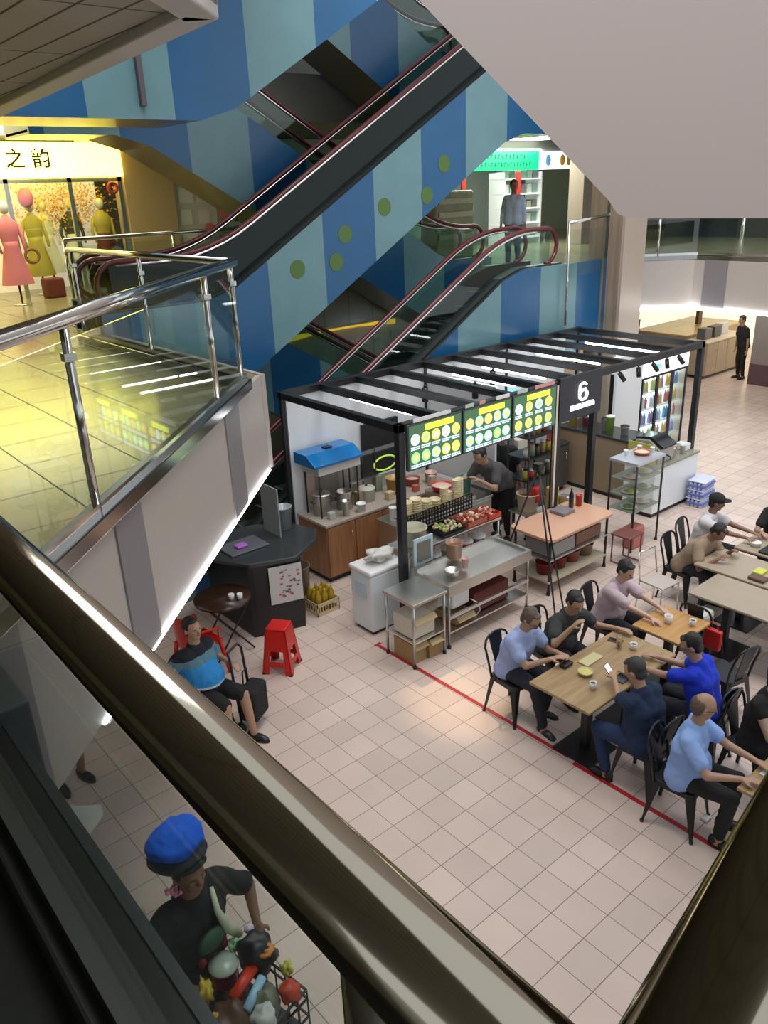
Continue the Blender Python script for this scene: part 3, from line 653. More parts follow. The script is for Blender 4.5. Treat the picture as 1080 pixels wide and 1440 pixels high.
# basins and tubs at the left end of the ledge
def tub(label, x, y, z, r, h, m_, fill=None, name='tub', lid=None, cat='tub', hd=False):
    t = thing(name, label, cat, (x, y, z))
    MB().lathe((0, 0, 0), [(0, 0), (r * .82, 0), (r, h), (r * 1.05, h), (r * 1.05, h + .008), (r * .95, h + .008), (r * .78, .01), (0, .01)], 24).build('vessel', m_, t)
    if fill: MB().lathe((0, 0, h * .75), [(r * .93, 0), (r * .6, .015), (0, .025)], 20).build('contents', fill, t)
    if lid: MB().lathe((0, 0, h + .008), [(r * 1.06, 0), (r * 1.06, .012), (r * .5, .03), (0, .032)], 24).build('lid', lid, t)
    if hd: MB().tube([(r * 1.04 * math.cos(a), 0, h - .01 + r * .9 * math.sin(a)) for a in [PI * i / 12 for i in range(13)]], .005, 6).build('handle', black, t)
    return t
cl = mat('cloudy_tub', (.55, .55, .42), .35)
tub('big cloudy round tub with an orange label at the left end of the ledge', 6.16, 6.92, .985, .17, .22, cl, mat('broth', (.5, .42, .25), .3))
tag(MB().box(6.10, 6.24, 6.72, 6.735, 1.03, 1.13).build('orange_label', mat('orange_red', (.7, .08, .03), .5)), 'orange red sticker standing against the big cloudy tub', 'sticker')
tub('brown tinted tub beside the big cloudy tub', 6.42, 6.45, .86, .11, .2, mat('brown_tub', (.35, .2, .12), .3), mat('sauce', (.25, .08, .03), .3))
tub('steel bowl on the near edge of the long table', 6.05, 6.12, .86, .09, .06, ss, name='bowl', cat='bowl')
tub('small pink glass jar on the long steel table', 6.3, 6.15, .86, .045, .12, mat('pink_jar', (.6, .3, .28), .3), name='jar', cat='jar')
fr = thing('framed_notice', 'pale blue framed notice standing by the left corner post', 'sign', (5.95, 6.6, .9), world=True)
MB().box(5.86, 6.18, 6.58, 6.61, .86, 1.22).build('frame', mat('frame_pale_blue', (.45, .58, .62), .4), fr, bevel=.005)
MB().box(5.91, 6.13, 6.57, 6.58, .91, 1.17).build('panel', mat('notice_brown', (.16, .15, .12), .4), fr)
# black wire rack with stacked cream bowls
rk = thing('wire_rack', 'black plastic lattice rack behind the food trays', 'rack', (6.55, 7.3, 0), world=True)
b_ = MB()
for i in range(23): b_.bar((6.35 + i * .055, 7.24, .98), (6.35 + i * .055, 7.24, 1.2), .012, .012)
for i in range(5): b_.bar((6.35, 7.24, .99 + i * .052), (7.56, 7.24, .99 + i * .052), .012, .012)
b_.build('lattice', black, rk)
MB().box(6.35, 7.56, 7.26, 7.52, 1.09, 1.115).build('shelf', ss, rk)
for x in (6.37, 7.54):
    for y in (7.28, 7.48): MB().tube([(x, y, 0), (x, y, 1.09)], .014, 8).build('leg', steel, rk)
cream = mat('cream_melamine', (.80, .68, .42), .35)
def bowl_mesh(r, h): return MB().lathe((0, 0, 0), [(0, 0), (r * .5, 0), (r * .85, h * .5), (r, h), (r * .94, h), (r * .8, h * .55), (r * .45, .008), (0, .008)], 18).mesh('bowl', cream)
bm1 = bowl_mesh(.085, .055); bm2 = bowl_mesh(.06, .045)
places = ['left end of the heap', 'second pile from the left', 'middle pile', 'fourth pile', 'right pile next to the cups']
kx = 0
for c, (x, y, n, me, dz) in enumerate([(6.45, 7.38, 6, bm1, .034), (6.63, 7.39, 6, bm1, .034), (6.81, 7.38, 4, bm1, .034), (6.985, 7.39, 3, bm1, .034), (7.135, 7.36, 9, bm2, .026), (7.26, 7.42, 5, bm2, .026), (7.375, 7.36, 11, bm2, .026), (7.49, 7.42, 10, bm2, .026)]):
    for i in range(n):
        o = link('bowl', me); o.location = (x, y, 1.117 + i * dz); o.rotation_euler = (PI * 0, 0, i)
        nm = ['leftmost wide', 'second wide', 'third wide', 'fourth wide', 'tall first narrow', 'short narrow', 'tallest narrow', 'last narrow'][c]
        tag(o, ('topmost cream bowl of the %s pile behind the lattice rack' if i == n - 1 else 'cream bowl nested in the %s pile behind the lattice rack') % nm, 'bowl', 'cream bowls in the %s pile' % nm if i < n - 1 else None)
# ================================================================== stall contents
rng = random.Random(21)
def box_thing(name, label, cat, x0, x1, y0, y1, z0, z1, m_, bevel=.005, group=None):
    return tag(MB().box(x0, x1, y0, y1, z0, z1).build(name, m_, None, bevel), label, cat, group)
# blue topped warmer hood on legs
h = thing('warmer_hood', 'white display hood with a glossy blue top on the back counter at the stall left', 'hood', (6.2, 8.8, .9), world=True)
MB().prism([(8.5, 1.68), (8.5, 1.72), (8.7, 1.84), (9.0, 1.84), (9.0, 1.68)], 5.80, 6.64, 'x').build('blue_top', mat('blue_acrylic', (.01, .16, .42), .12), h, bevel=.005)
MB().box(5.9, 6.64, 8.56, 8.98, 1.54, 1.68).build('body', mat('hood_white', (.66, .62, .55), .4), h, bevel=.01)
for x in (5.93, 6.6):
    for y in (8.6, 8.94): MB().tube([(x, y, .9), (x, y, 1.54)], .012, 8).build('leg', black, h)
MB().box(6.18, 6.3, 8.75, 8.85, 1.84, 1.86).build('vent', black, h)
box_thing('black_signboard', 'black signboard on the white back wall right of the blue topped hood', 'sign', 7.05, 7.75, 9.0, 9.055, 1.55, 1.95, black)
lb = thing('shop_signboard', 'black signboard with a yellow green leaf loop low on the back wall', 'sign', (7.3, 8.9, 1.1), world=True)
MB().box(6.95, 7.75, 8.93, 8.97, 1.12, 1.5).build('board', mat('board_black', (.02, .02, .02), .3), lb)
MB().tube([(7.4 + .22 * math.cos(a), 8.925, 1.3 + .11 * math.sin(a)) for a in [2 * PI * i / 20 for i in range(20)]], .014, 6, closed=True).build('leaf_loop', mat('lime', (.45, .7, .08), .4, emit=(.45, .7, .08), es=.3), lb)
MB().box(6.98, 7.72, 8.922, 8.93, 1.13, 1.16).build('pale_strip', white, lb)
# vessels on the back counter
def pot(label, x, y, z, r, hh, m_, lid=True, name='pot', cat='pot'):
    t = thing(name, label, cat, (x, y, z))
    MB().lathe((0, 0, 0), [(0, 0), (r, 0), (r, hh), (r * 1.04, hh + .006), (r * .93, hh + .006), (r * .93, .02), (0, .02)], 24).build('body', m_, t)
    if lid:
        MB().lathe((0, 0, hh + .007), [(r * 1.03, 0), (r * .9, .02), (r * .2, .04), (0, .04)], 24).build('lid', m_, t); MB().ball((0, 0, hh + .06), .02, n=10).build('knob', black, t)
    for s_ in (-1, 1): MB().tube([(s_ * r, -.04, hh * .7), (s_ * (r + .035), -.03, hh * .7), (s_ * (r + .035), .03, hh * .7), (s_ * r, .04, hh * .7)], .007, 6).build('handle', black, t)
    return t
pot('tall steel pot at the left end of the back counter', 6.05, 8.75, .9, .13, .3, ss)
pot('second tall steel pot on the back counter under the blue hood', 6.42, 8.7, .9, .12, .26, ss, False)
pot('squat pot with milky lid right of the blue hood', 6.85, 8.72, .9, .13, .18, mat('milky_pot', (.55, .52, .45), .35))
tub('amber plastic tub on the back counter near the front corner post', 7.35, 8.65, .9, .14, .24, mat('amber_tub', (.45, .28, .08), .3), mat('amber_fill', (.4, .25, .05), .3))
tub('tall grey utensil can at the front edge of the back counter', 6.25, 8.45, .9, .06, .22, alu, name='utensil_can', cat='can')
tub('short white tub beside the grey utensil can', 6.5, 8.42, .9, .07, .12, white, name='tub', cat='tub')
tub('red spotted basket of garlic on the back counter', 7.75, 8.7, .9, .12, .12, mat('red_basket', (.35, .08, .05), .5), mat('garlic', (.6, .5, .4), .5), name='basket', cat='basket')
tub('pale pink tub on the back counter behind the cooking range', 8.05, 8.6, .9, .1, .16, mat('pale_pink', (.6, .4, .34), .4))
pl = thing('wall_rack', 'thin dark wire rack standing on the back counter', 'rack', (6.75, 8.95, .9), world=True)
for x in (6.7, 6.95, 7.2): MB().tube([(x, 8.92, .9), (x, 8.92, 1.6)], .012, 8).build('upright', black, pl)
MB().box(6.68, 7.22, 8.86, 8.92, 1.15, 1.17).build('shelf', steel, pl)
# hanging cloth/apron and ladles on the back wall
box_thing('towel', 'pale towel hanging on the white back wall left under the hood', 'towel', 5.98, 6.12, 8.985, 9.04, 1.0, 1.5, mat('towel', (.55, .42, .34), .9, noise=.2))
box_thing('steel_splashback', 'grey steel splashback sheet on the back wall behind the pots', 'sheet', 6.15, 6.95, 9.03, 9.055, .92, 1.52, mat('splash', (.36, .33, .30), .4, .6, noise=.3, nscale=5), 0)
# range: wok, fryer basin, steel lid
def wok(label, x, y, z, r, c, fill):
    t = thing('wok', label, 'wok', (x, y, z))
    MB().lathe((0, 0, 0), [(0, 0), (r * .5, .02), (r, .1), (r * 1.03, .1), (r * .95, .085), (r * .45, .03), (0, .02)], 24).build('bowl', c, t)
    MB().lathe((0, 0, .055), [(r * .7, 0), (r * .3, .02), (0, .03)], 18).build('food', fill, t)
    MB().tube([(r, 0, .1), (r + .2, -.05, .15)], .014, 8).build('handle', black, t)
wok('wok of red sauce on the cooking range behind the first menu board', 6.9, 7.8, .9, .2, black, mat('red_sauce', (.5, .06, .04), .3))
box_thing('noodle_boiler', 'square steel boiler with red rim on the range beside the cook in grey', 'boiler', 7.35, 7.7, 7.6, 7.98, .9, 1.12, ss)
tub('red and white basin on top of the square steel boiler', 7.52, 7.8, 1.125, .16, .07, mat('red_rim', (.55, .05, .04), .35), mat('noodles', (.7, .55, .45), .5), name='basin', cat='basin')
box_thing('food_tray', 'tilted grey steel tray right of the square boiler', 'tray', 7.76, 8.02, 7.6, 7.95, .9, .95, ss)
tub('jug of white sauce at the left end of the cooking range', 6.62, 7.85, .9, .06, .18, white, name='jug', cat='jug')
tub('green bottle crate bucket near the grey dressed cook', 8.16, 7.95, .9, .09, .22, mat('bottle_green', (.04, .2, .12), .3), name='bucket', cat='bucket')
# peach table with shelf in front
pt = thing('prep_table', 'peach topped table with rounded corners and loaded lower shelf in front of the stall', 'table', (8.35, 6.25, 0), world=True)
cr = []
for cx, cy, a0 in ((8.98, 6.55, 0), (7.76, 6.55, 90), (7.76, 6.0, 180), (8.98, 6.0, 270)):
    for i in range(5): a = math.radians(a0 + i * 22.5); cr.append((cx + .1 * math.cos(a), cy + .1 * math.sin(a)))
MB().prism(cr, .81, .85).build('tabletop', orange_top, pt, bevel=.004)
legs4(pt, 7.74, 9.0, 5.98, 6.58, .81, .018, black)
MB().box(7.72, 9.02, 5.96, 6.6, .18, .21).build('lower_shelf', mat('shelf_cream', (.55, .48, .36), .5), pt)
MB().box(7.72, 9.02, 5.96, 6.6, .50, .52).build('middle_shelf', steel, pt)
for i, (x, c, lab) in enumerate([(7.92, (.22, .01, .015), 'dark red basin stack at the left of the low shelf'), (8.2, (.25, .02, .02), 'dark red basin stack beside the first on the low shelf'), (8.5, (.35, .12, .08), 'brownish red basin in the middle of the low shelf'), (8.8, (.3, .2, .15), 'brown basin at the right end of the low shelf')]):
    tub(lab + ' of the peach table', x, 6.2, .212, .13, .16, mat('basin_%d' % i, c, .35), name='basin', cat='basin')
box_thing('grey_container', 'clear grey storage box on the middle shelf of the peach table', 'box', 7.8, 8.3, 6.0, 6.45, .525, .72, mat('clear_grey', (.3, .29, .27), .3))
box_thing('food_container', 'brown packed storage box on the middle shelf of the peach table', 'box', 8.36, 8.92, 6.02, 6.45, .525, .70, mat('brown_box', (.22, .10, .06), .4))
tub('wide cream bucket with orange brown rim behind the peach table', 8.75, 7.22, .62, .17, .26, mat('bucket_cream', (.66, .52, .38), .4), mat('soup', (.35, .13, .04), .3), name='bucket', cat='bucket')
st = thing('stand', 'small steel stand carrying the wide cream bucket', 'stand', (8.75, 7.22, 0), world=True)
MB().box(8.55, 8.95, 7.02, 7.42, .59, .618).build('top', ss, st); legs4(st, 8.58, 8.92, 7.05, 7.39, .59, .014)
box_thing('weighing_scale', 'grey weighing scale on the peach table', 'scale', 8.42, 8.68, 6.3, 6.55, .851, .90, mat('scale_grey', (.2, .18, .2), .4))
tub('red round canister on the right of the peach table', 9.0 - .08, 6.42, .851, .05, .16, mat('canister_red', (.5, .03, .02), .35), name='canister', cat='canister')
bk = thing('bottle', 'tall black sauce bottle on the right of the peach table', 'bottle', (8.78, 6.45, .851))
MB().lathe((0, 0, 0), [(0, 0), (.035, 0), (.035, .2), (.012, .26), (.012, .3), (0, .3)], 14).build('body', black_gloss, bk)
# A-frame
af = thing('folding_stand', 'thin black folding A-frame standing in front of the peach table', 'stand', (7.42, 5.9, 0), world=True)
ap = Vector((7.52, 6.05, 1.86))
for f_ in ((7.36, 5.56, 0), (7.30, 6.62, 0), (7.56, 5.58, 0)): MB().tube([f_, ap], .012, 8).build('leg', black, af)
MB().box(7.47, 7.57, 6.0, 6.1, 1.84, 1.93).build('hinge', black, af)
# rack between the two posts
rk2 = thing('shelf_rack', 'dark metal rack crowded with jars between the two posts under the black sign', 'rack', (9.0, 7.4, 0), world=True)
for x in (8.72, 9.34):
    for y in (7.2, 7.6): MB().tube([(x, y, 0), (x, y, 1.9)], .014, 8).build('upright', black, rk2)
for z in (.6, 1.05, 1.4, 1.72): MB().box(8.7, 9.36, 7.18, 7.62, z, z + .02).build('shelf', black, rk2)
jar_cols = [((.55, .45, .05), 'mustard yellow'), ((.5, .05, .04), 'red'), ((.6, .6, .58), 'white'), ((.3, .35, .2), 'olive'), ((.12, .1, .1), 'black'), ((.45, .3, .15), 'brown')]
lev = ['second shelf up', 'third shelf up', 'top shelf']
for li, z in enumerate((1.07, 1.42, 1.74)):
    for j in range(5):
        c, cn = jar_cols[(li * 2 + j) % 6]; x = 8.78 + j * .125; hh = (.16, .12, .2, .14, .18)[(j + li) % 5]
        t = thing('jar', '%s jar, number %s from left, %s of the crowded rack' % (cn, ('one', 'two', 'three', 'four', 'five')[j], lev[li]), 'jar', (x, 7.3, z + .001), group='jars on the crowded dark rack')
        MB().lathe((0, 0, 0), [(0, 0), (.045, 0), (.045, hh * .8), (.03, hh * .9), (0, hh * .9)], 14).build('body', mat('jar_%d' % ((li * 2 + j) % 6), c, .35), t)
        MB().cyl((0, 0, hh * .9), .035, .025, 12).build('lid', [black, white, mat('lid_red', (.5, .03, .03), .4)][(j + li) % 3], t)
box_thing('red_bag', 'red plastic bag hanging low on the dark rack', 'bag', 8.72, 8.92, 7.05, 7.16, .75, 1.0, mat('bag_red', (.5, .02, .02), .35), .03)
box_thing('yellow_bag', 'yellow paper sack standing beside the dark rack', 'sack', 9.0, 9.16, 6.95, 7.1, 0, .95, mat('sack_yellow', (.6, .45, .12), .6), .03)
box_thing('stock_pot_stand', 'steel cylinder drum on the floor under the rack', 'drum', 9.18, 9.34, 6.8, 7.0, 0, .8, ss, .04)
# glass showcase on legs
sc = thing('glass_showcase', 'glass display cabinet on thin legs between peach table and white end counter', 'showcase', (10.0, 6.2, 0), world=True)
legs4(sc, 9.66, 10.34, 5.98, 6.42, 1.36, .016, black, True)
MB().box(9.64, 10.36, 5.96, 6.44, 1.36, 1.40).build('top_panel', mat('case_top', (.55, .6, .66), .3, .5), sc)
for z in (.62, .86, 1.1): MB().box(9.66, 10.34, 5.98, 6.42, z, z + .012).build('shelf', mat('case_shelf', (.30, .36, .26), .3), sc)
MB().box(9.655, 10.345, 5.972, 5.980, .63, 1.36).build('glass_front', clear, sc); MB().box(9.65, 9.656, 5.98, 6.42, .63, 1.36).build('glass_side', clear, sc); MB().box(10.344, 10.35, 5.98, 6.42, .63, 1.36).build('glass_side', clear, sc)
for i in range(6):
    t = thing('food_plate', 'plate of green food on the %s shelf of the glass showcase, %s' % (('lower', 'middle', 'upper')[i // 2], ('left one', 'right one')[i % 2]), 'plate', (9.83 + .33 * (i % 2), 6.18, (.633, .873, 1.113)[i // 2]), group='plates in the glass showcase')
    MB().lathe((0, 0, 0), [(0, 0), (.08, 0), (.13, .02), (.125, .024), (.07, .008), (0, .008)], 20).build('plate', white, t)
    MB().lathe((0, 0, .008), [(.09, 0), (.06, .03), (0, .045)], 12).build('food', gk[(i + 1) % 3], t)
tub('red plate of snacks on top of the glass showcase', 10.1, 6.2, 1.402, .12, .04, mat('plate_red', (.5, .12, .08), .4), pk[1], name='plate', cat='plate')
for i, (x, y) in enumerate([(10.22, 6.32), (10.28, 6.14), (9.9, 6.34)]):
    tub(('white cup at the back of the showcase top', 'white cup at the right edge of the showcase top', 'white cup at the left of the showcase top')[i], x, y, 1.402, .035, .07, white, name='cup', cat='cup')
# stool with red bag
so = thing('wire_stool', 'brown metal tube stool in front of the glass showcase', 'stool', (9.35, 6.0, 0), world=True)
for x in (9.2, 9.5): MB().tube([(x, 5.72, .44), (x, 5.72, .015), (x, 6.0, .015), (x, 6.0, .44)], .012, 8).build('side_frame', mat('stool_brown', (.16, .07, .05), .4), so)
MB().box(9.17, 9.53, 5.7, 6.02, .44, .465).build('seat', mat('stool_seat', (.18, .06, .05), .5), so, bevel=.008)
box_thing('shopping_bag', 'faded red shopping bag standing under the glass showcase', 'bag', 9.75, 10.05, 6.0, 6.2, 0, .34, mat('faded_red', (.5, .16, .13), .6), .03)
# end counter goods
em = thing('coffee_machine', 'grey coffee machine with slanted black lid on the white end counter', 'coffee machine', (11.4, 6.75, .88), world=True)
MB().prism([(6.55, .885), (7.0, .885), (7.0, 1.22), (6.75, 1.26), (6.55, 1.12)], 11.18, 11.62, 'x').build('body', mat('machine_grey', (.42, .42, .39), .35, .4), em, bevel=.01)
MB().prism([(6.5, 1.14), (6.74, 1.28), (7.0, 1.24), (7.0, 1.27), (6.74, 1.31), (6.5, 1.17)], 11.2, 11.6, 'x').build('lid', black_gloss, em)
MB().tube([(11.4, 6.55, 1.0), (11.4, 6.47, .98), (11.4, 6.47, .93)], .012, 8).build('spout', black, em)
box_thing('point_of_sale', 'small pale card terminal at the far end of the white counter', 'terminal', 12.1, 12.25, 6.6, 6.8, .885, 1.0, white, .01)
for i, (x, y, c, lab) in enumerate([(11.75, 6.8, (.3, .03, .03), 'dark red cup stack in the middle of the white end counter'), (11.85, 6.68, (.6, .5, .35), 'cream jar on the white end counter beside the red cups'), (12.0, 6.82, (.35, .05, .05), 'dark red jar behind the card terminal'), (11.7, 6.62, (.7, .7, .65), 'white cup at the front of the white end counter'), (11.95, 6.58, (.65, .65, .6), 'pale cup nearest the card terminal')]):
    tub(lab, x, y, .885, .045, .14, mat('ctr_item_%d' % i, c, .4), name='jar', cat='jar')
box_thing('yellow_notice', 'yellow green notice board on the near end of the white counter', 'board', 10.98, 11.0, 6.5, 7.0, .92, 1.25, mat('notice_lime', (.45, .42, .1), .5), 0)
for i, (y, c, hh, lab) in enumerate([(8.5, (.6, .45, .08), .26, 'big yellow tin'), (8.3, (.5, .1, .1), .16, 'small red tin'), (8.1, (.12, .25, .5), .22, 'blue labelled tin'), (7.9, (.6, .6, .58), .2, 'white jar'), (7.72, (.3, .5, .08), .3, 'lime green box tin'), (7.5, (.65, .65, .62), .14, 'low white canister')]):
    tub(lab + ' on the dark inner worktop beside the chiller', 11.5 + (i % 2) * .12, y, 1.102, .075, hh, mat('tin_%d' % i, c, .35), name='tin', cat='tin', lid=[white, black][i % 2])
pw_ = thing('partition', 'white partition panel beside the drinks chiller', 'panel', (12.4, 8.03, 0), world=True)
MB().box(12.02, 12.82, 8.0, 8.05, 0, 2.3).build('panel', wallw, pw_)
tv = box_thing('teal_screen', 'small glowing teal screen deep inside the stall', 'screen', 10.2, 10.6, 8.96, 8.99, 1.55, 1.85, mat('teal_glow', (.02, .2, .3), .3, emit=(.05, .6, .8), es=1.2))
# drinks chiller
dc = thing('drinks_chiller', 'three door upright drinks chiller with lit white header', 'fridge', (13.7, 8.4, 0), world=True)
X0, X1, Y0 = 12.86, 14.46, 8.05
MB().box(X0, X0 + .05, Y0, 8.7, .1, 2.05).build('side_panel', black, dc); MB().box(X1 - .05, X1, Y0, 8.7, .1, 2.05).build('side_panel', mat('chiller_cream', (.62, .55, .42), .5), dc)
MB().box(X0 + .05, X1 - .05, 8.65, 8.7, .1, 2.05).build('back_panel', mat('chiller_in', (.7, .8, .9), .4, emit=(.7, .88, 1), es=3.0), dc)
MB().box(X0, X1, Y0, 8.7, 0, .12).build('base', black, dc)
MB().box(X0, X1, Y0 - .02, 8.7, 1.78, 2.08).build('header', mat('chiller_head', (.8, .82, .8), .4, emit=(.9, .95, .95), es=.55), dc)
MB().ball((13.35, Y0 - .022, 1.93), .13, .004, .06, 16).build('teal_mark', mat('teal', (.15, .6, .55), .4, emit=(.15, .6, .55), es=.5), dc)
for z in (.45, .78, 1.1, 1.42): MB().box(X0 + .05, X1 - .05, Y0 + .06, 8.64, z, z + .012).build('shelf', white, dc)
for i in range(3):
    a = X0 + .03 + i * .515; d = thing('x', None, None) if 0 else MB().box(a, a + .035, Y0 - .03, Y0, .12, 1.78).box(a + .475, a + .51, Y0 - .03, Y0, .12, 1.78).box(a + .035, a + .475, Y0 - .03, Y0, .12, .16).box(a + .035, a + .475, Y0 - .03, Y0, 1.74, 1.78).build('door', black, dc)
    MB().box(a + .035, a + .475, Y0 - .018, Y0 - .012, .16, 1.74).build('glass', clear, d)
    MB().box(a + .44, a + .46, Y0 - .06, Y0 - .03, .8, 1.1).build('handle', black, d)
bt = MB().lathe((0, 0, 0), [(0, 0), (.033, 0), (.033, .15), (.012, .2), (.012, .225), (0, .225)], 10)
bmesh_ = {}
dcol = [((.1, .35, .65), 'blue'), ((.75, .78, .8), 'clear white'), ((.55, .12, .15), 'red'), ((.5, .62, .2), 'lime'), ((.7, .45, .12), 'orange'), ((.35, .25, .55), 'violet')]
for c, nm in dcol: bmesh_[nm] = bt.mesh('drink_bottle', mat('drink_' + nm.replace(' ', '_'), c, .25))
for s_, z in enumerate((.121, .463, .793, 1.113, 1.433)):
    for i in range(15):
        d_, j = divmod(i, 5); nm = dcol[(s_ * 2 + d_ + (j // 2)) % 6][1]
        o = link('drink_bottle', bmesh_[nm]); o.location = (X0 + .12 + d_ * .515 + j * .085, 8.2, z)
        tag(o, '%s bottle behind the %s chiller door, %s shelf, %s from left' % (nm, ('left', 'middle', 'right')[d_], ('bottom', 'second', 'third', 'fourth', 'top')[s_], ('first', 'second', 'third', 'fourth', 'fifth')[j]), 'bottle', 'bottles in the drinks chiller')
# water packs
bl = mat('water_blue', (.10, .14, .42), .4); wt = mat('water_clear', (.55, .60, .80), .2)
bb = MB().lathe((0, 0, 0), [(0, 0), (.032, 0), (.032, .10), (.03, .105), (.012, .125), (.012, .14), (0, .14)], 10).mesh('bottle', wt)
for i in range(3):
    t = thing('water_pack', ('lowest', 'middle', 'topmost')[i] + ' shrink wrapped pack of water bottles by the white end counter', 'bottle pack', (12.16, 6.28, .155 * i), rz=.05 * i, group='stack of water packs')
    for a in range(6):
        for b_ in range(4):
            o = link('bottle', bb, t); o.location = (-.175 + a * .07, -.105 + b_ * .07, 0.002)
    MB().box(-.22, .22, -.15, .15, .04, .09).build('blue_wrap', bl, t, bevel=.02)
    MB().box(-.22, .22, -.15, .15, .138, .15).build('top_film', wt, t, bevel=.004)
# ------------------------------------------------------------------ bay left of the stall, under the walkway
bc = thing('bar_counter', 'black curved drinks counter with dark stone top left of the stall', 'counter', (4.3, 8.2, 0), world=True)
tp = [(3.95, 9.0), (4.0, 8.3), (4.25, 7.80), (4.8, 7.58), (5.3, 7.86), (5.5, 8.12), (5.38, 8.5), (5.0, 8.85), (4.4, 9.0)]
MB().prism(tp, .97, 1.03).build('top', gran, bc, bevel=.015)
MB().prism([(4.24, 8.9), (4.24, 7.83), (4.3, 7.80), (4.88, 7.62), (4.98, 7.75), (5.0, 8.6)], 0, .97).build('base', mat('bar_black', (.012, .012, .014), .4), bc)
nb = thing('menu_poster', 'white poster with faded red print hung on the black drinks counter', 'poster', (4.7, 7.6, .6), world=True)
d_ = (Vector((4.88, 7.62, 0)) - Vector((4.3, 7.80, 0))).normalized(); n_ = Vector((d_.y, -d_.x, 0)); p0 = Vector((4.47, 7.735, 0)) + n_ * .012; p1 = p0 + d_ * .42
MB().prism([(p0.x, p0.y), (p1.x, p1.y), (p1.x + n_.x * .01, p1.y + n_.y * .01), (p0.x + n_.x * .01, p0.y + n_.y * .01)], .42, .93).build('sheet', mat('poster_white', (.55, .53, .5), .6), nb)
for i in range(26):
    u, v = rng.uniform(.1, .36), rng.uniform(.5, .86); q = p0 + d_ * u + n_ * .011
    MB().prism([(q.x, q.y), (q.x + d_.x * .035, q.y + d_.y * .035), (q.x + d_.x * .035 + n_.x * .002, q.y + d_.y * .035 + n_.y * .002), (q.x + n_.x * .002, q.y + n_.y * .002)], v, v + rng.uniform(.01, .03)).build('print_mark', mat('print_%d' % (i % 2), [(.45, .12, .12), (.1, .1, .1)][i % 2], .6), nb)
box_thing('flat_case', 'flat grey case lying on the dark counter top with a purple item on it', 'case', 4.2, 4.75, 8.1, 8.5, 1.032, 1.06, mat('case_grey', (.10, .10, .12), .4), .01)
box_thing('purple_pouch', 'purple pouch on the flat grey case', 'pouch', 4.35, 4.5, 8.2, 8.32, 1.062, 1.10, mat('purple', (.35, .12, .5), .5), .015)
box_thing('standing_board', 'thin pale edged board standing on the dark counter top', 'board', 4.98, 5.0, 8.2, 8.6, 1.032, 1.7, mat('board_grey', (.25, .27, .27), .4), .002)
tub('clear round tank behind the standing board', 5.2, 8.45, 1.032, .12, .3, mat('tank', (.35, .4, .42), .2), name='tank', cat='tank')
oc = thing('bottle_crate', 'cream plastic crate on the floor left of the white freezer', 'crate', (5.3, 7.85, 0), world=True)
b_ = MB()
for (a, b__, c, d) in ((5.12, 5.48, 7.68, 7.69), (5.12, 5.48, 8.0, 8.01), (5.12, 5.13, 7.68, 8.01), (5.47, 5.48, 7.68, 8.01)):
    b_.box(a, b__, c, d, 0, .05); b_.box(a, b__, c, d, .13, .18)
for x in [5.12 + .045 * i for i in range(9)]:
    for y in (7.68, 8.0): b_.box(x - .006, x + .006, y, y + .01, .05, .13)
for y in [7.68 + .055 * i for i in range(7)]:
    for x in (5.12, 5.47): b_.box(x, x + .01, y - .006, y + .006, .05, .13)
b_.build('frame', mat('crate_cream', (.65, .52, .33), .5), oc); MB().box(5.13, 5.47, 7.69, 8.0, 0, .012).build('base', mat('crate_cream', (1, 1, 1)), oc)
om = MB().lathe((0, 0, 0), [(0, 0), (.045, 0), (.045, .25), (.02, .3), (.02, .33), (0, .33)], 12).mesh('oil_bottle', mat('oil', (.42, .27, .02), .15))
k_ = 0
for a in range(3):
    for b__ in range(3):
        o = link('oil_bottle', om); o.location = (5.19 + a * .105, 7.75 + b__ * .095, .013)
        tag(o, 'golden oil bottle in the cream crate, %s row, %s' % (('front', 'middle', 'back')[b__], ('left', 'centre', 'right')[a]), 'bottle', 'oil bottles in the cream crate')
tub('brown clear plastic jar stack between dark counter and stall', 5.2, 8.2, 0, .16, .55, mat('stack_brown', (.32, .24, .17), .3), name='bin', cat='bin')
# dark folding table with two cups, red chairs, red stool
ft = thing('folding_table', 'dark brown folding table with crossed legs under the walkway', 'table', (3.85, 7.8, 0), world=True)
MB().lathe((3.85, 7.80, .71), [(0, 0), (.34, 0), (.34, .03), (0, .03)], 36).build('tabletop', mat('dark_top', (.05, .022, .012), .25), ft)
for s_ in (-1, 1):
    MB().tube([(3.85 - .26, 7.80 + s_ * .2, .01), (3.85 + .26, 7.80 + s_ * .2, .71)], .011, 8).build('leg', black, ft); MB().tube([(3.85 + .26, 7.80 + s_ * .18, .01), (3.85 - .26, 7.80 + s_ * .18, .71)], .011, 8).build('leg', black, ft)
def cup(label, x, y, z, tea=None, r=.036, saucer=False, group=None):
    t = thing('cup', label, 'cup', (x, y, z), rz=rng.uniform(0, 6), group=group)
    MB().lathe((0, 0, 0), [(0, .0), (r * .8, 0), (r, r * 2.0), (r * .9, r * 2.0), (r * .72, .006), (0, .006)], 20).build('body', white, t)
    MB().tube([(r * .9, 0, r * 1.7), (r * 1.6, 0, r * 1.5), (r * 1.6, 0, r * .8), (r * .85, 0, r * .5)], .005, 8).build('handle', white, t)
    MB().lathe((0, 0, r * 1.55), [(r * .86, 0), (0, .001)], 18).build('drink', tea or mat('coffee', (.05, .02, .01), .2), t)
    return t
cup('left one of two white cups on the dark round folding table', 3.90, 7.66, .741, white); cup('right one of two white cups on the dark round folding table', 3.98, 7.60, .741, white)
red_pl = mat('red_plastic', (.56, .012, .008), .28)
